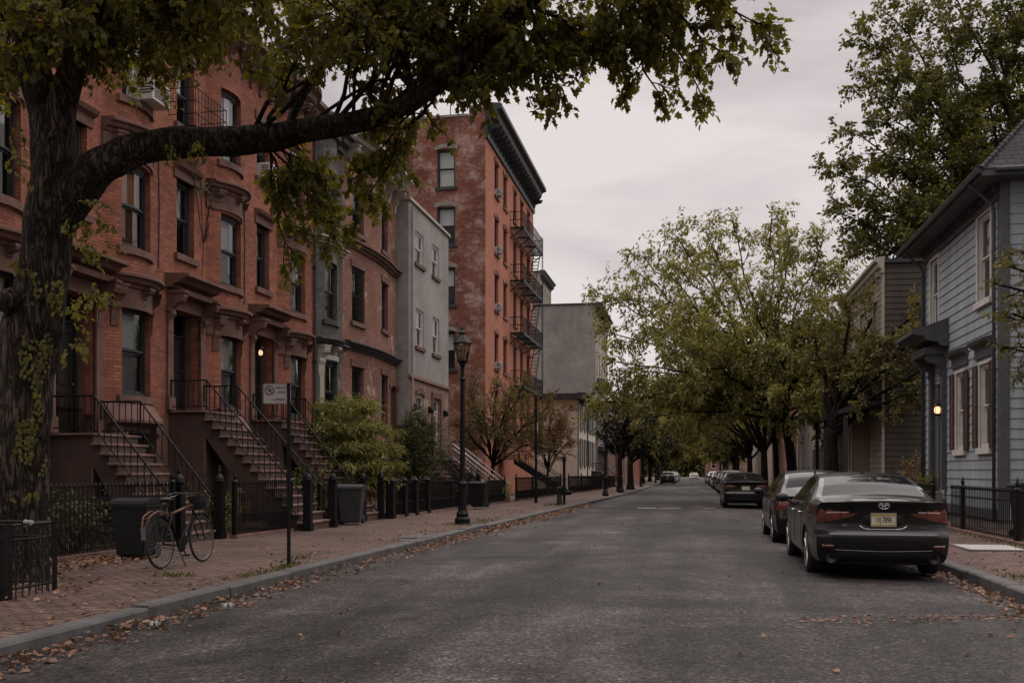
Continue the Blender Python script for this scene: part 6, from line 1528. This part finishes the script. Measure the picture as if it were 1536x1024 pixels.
# ------------------------------------------------------------------ fallen leaves, grass tufts, litter
rng = random.Random(77); q = MB()
def drop(x, y, z, s): leaf(q, Vector((x, y, z)), Vector((rng.uniform(-1, 1), rng.uniform(-1, 1), rng.uniform(-.1, .35))), (Vector((0, 0, 1)) + rv(rng) * .55), s, 'broad' if rng.random() < .7 else 'slim')
def pv(x, y): return gz(y) + .135 + .02 * noise.noise(Vector((x * .9, y * .9, 3)))
for i in range(2500):
    y = 5 + 40 * rng.random() ** 1.35; c = .5 + .5 * noise.noise(Vector((y * .55, 0, 9))); wdt = .10 + .42 * max(0, c)
    x = kx(KL, y) + .02 + abs(rng.gauss(0, wdt * .75)); h = max(0, .07 * (1 - (x - kx(KL, y)) / .35)) * rng.random()
    drop(x, y, crown(x, y) + .008 + h, rng.uniform(.035, .085) * (1 if y < 20 else 1.3))
for i in range(1500):
    y = 5 + 26 * rng.random() ** 1.3; x = kx(KR, y) - .02 - abs(rng.gauss(0, .20)); drop(x, y, crown(x, y) + .008 + .03 * rng.random(), rng.uniform(.035, .085))
for i in range(260):
    y = 6 + 34 * rng.random() ** 1.6; x = rng.uniform(-4.8, 3.2); 
    if noise.noise(Vector((x * .5, y * .25, 2))) > -.05 or rng.random() < .15: drop(x, y, crown(x, y) + .01, rng.uniform(.03, .07))
for i in range(240):
    t_ = rng.random(); x, y = .9 + 2.2 * t_ + rng.gauss(0, .14), 9.9 + .9 * t_ + rng.gauss(0, .22 * (1 - .6 * t_)); leaf(q, Vector((x, y, crown(x, y) + .008)), Vector((rng.uniform(-1, 1), rng.uniform(-.6, .6), rng.uniform(0, .2))), (Vector((0, 0, 1)) + rv(rng) * .5), rng.uniform(.025, .075), 'slim')
for i in range(900): x = -9.0 + abs(rng.gauss(0, .42)); y = 10.8 + 3.4 * rng.random(); drop(x, y, pv(x, y) + .01 + .05 * rng.random() * max(0, 1 - (x + 9.0)), rng.uniform(.05, .10))
for i in range(700): y = 7.5 + 32 * rng.random() ** 1.3; x = rng.uniform(-8.8, -5.6) if rng.random() < .5 else -5.55 - abs(rng.gauss(0, .35)); drop(x, y, pv(x, y) + .01, rng.uniform(.03, .075))
for i in range(220): y = 10 + 20 * rng.random(); x = rng.uniform(3.9, 5.8); drop(x, y, pv(x, y) + .01, rng.uniform(.03, .075))
for i in range(350): x, y = -7.7 + rng.gauss(0, .5), 10.0 + rng.gauss(0, .7); drop(x, y, pv(x, y) + .015, rng.uniform(.04, .09))
o = q.build('fallen_leaves', M['litter'], uv=False); tag(o, kind='stuff'); tag(o, 'brown fallen leaves drifted along the gutters and over the pavement', 'leaves')
q = MB()
for cx, cy, sx, sy, n in ((-5.72, 13.4, .10, .25, 130), (-6.0, 14.6, .07, .25, 60), (-6.6, 11.9, .16, .12, 80), (-5.65, 12.2, .06, .4, 70), (-5.5, 40.5, .35, 1.2, 300), (-5.6, 26, .2, 1.2, 140), (5.7, 20, .1, 2.5, 200), (4.0, 12.5, .1, 1.2, 130), (-8.8, 43, .3, 1.8, 200), (-5.9, 25, .3, .3, 100)):
    for i in range(n):
        x, y = cx + rng.gauss(0, sx), cy + rng.gauss(0, sy); leaf(q, Vector((x, y, pv(x, y) - .005)), Vector((rng.uniform(-1, 1), rng.uniform(-1, 1), rng.uniform(.3, 1.2))), rv(rng), rng.uniform(.03, .075), 'slim')
o = q.build('grass_tufts', M['grass'], uv=False); tag(o, kind='stuff'); tag(o, 'grass tufts and weeds growing between the paving bricks', 'grass')
for i, (x, y, lb) in enumerate(((-5.0, 8.6, 'crumpled white paper scrap in the left gutter, nearer one'), (-4.9, 9.9, 'crumpled white paper scrap in the left gutter, farther one'))):
    b = MB(); nn = 6
    for a in range(nn):
        for c in range(4): p = [(x + (.10 * u / nn - .05) * (1 + .3 * i), y + .06 * v / 4, crown(x, y) + .05 + .03 * math.sin(u * 1.9 + v * 2.3)) for u, v in ((a, c), (a + 1, c), (a + 1, c + 1), (a, c + 1))]; b.quad(*p)
    tag(b.build('paper_scrap', M['sign_white']), lb, 'litter', 'paper scraps in the gutter')
print('faces', sum(len(o.data.polygons) for o in bpy.data.objects if o.type == 'MESH'), 'near leaves', n1)
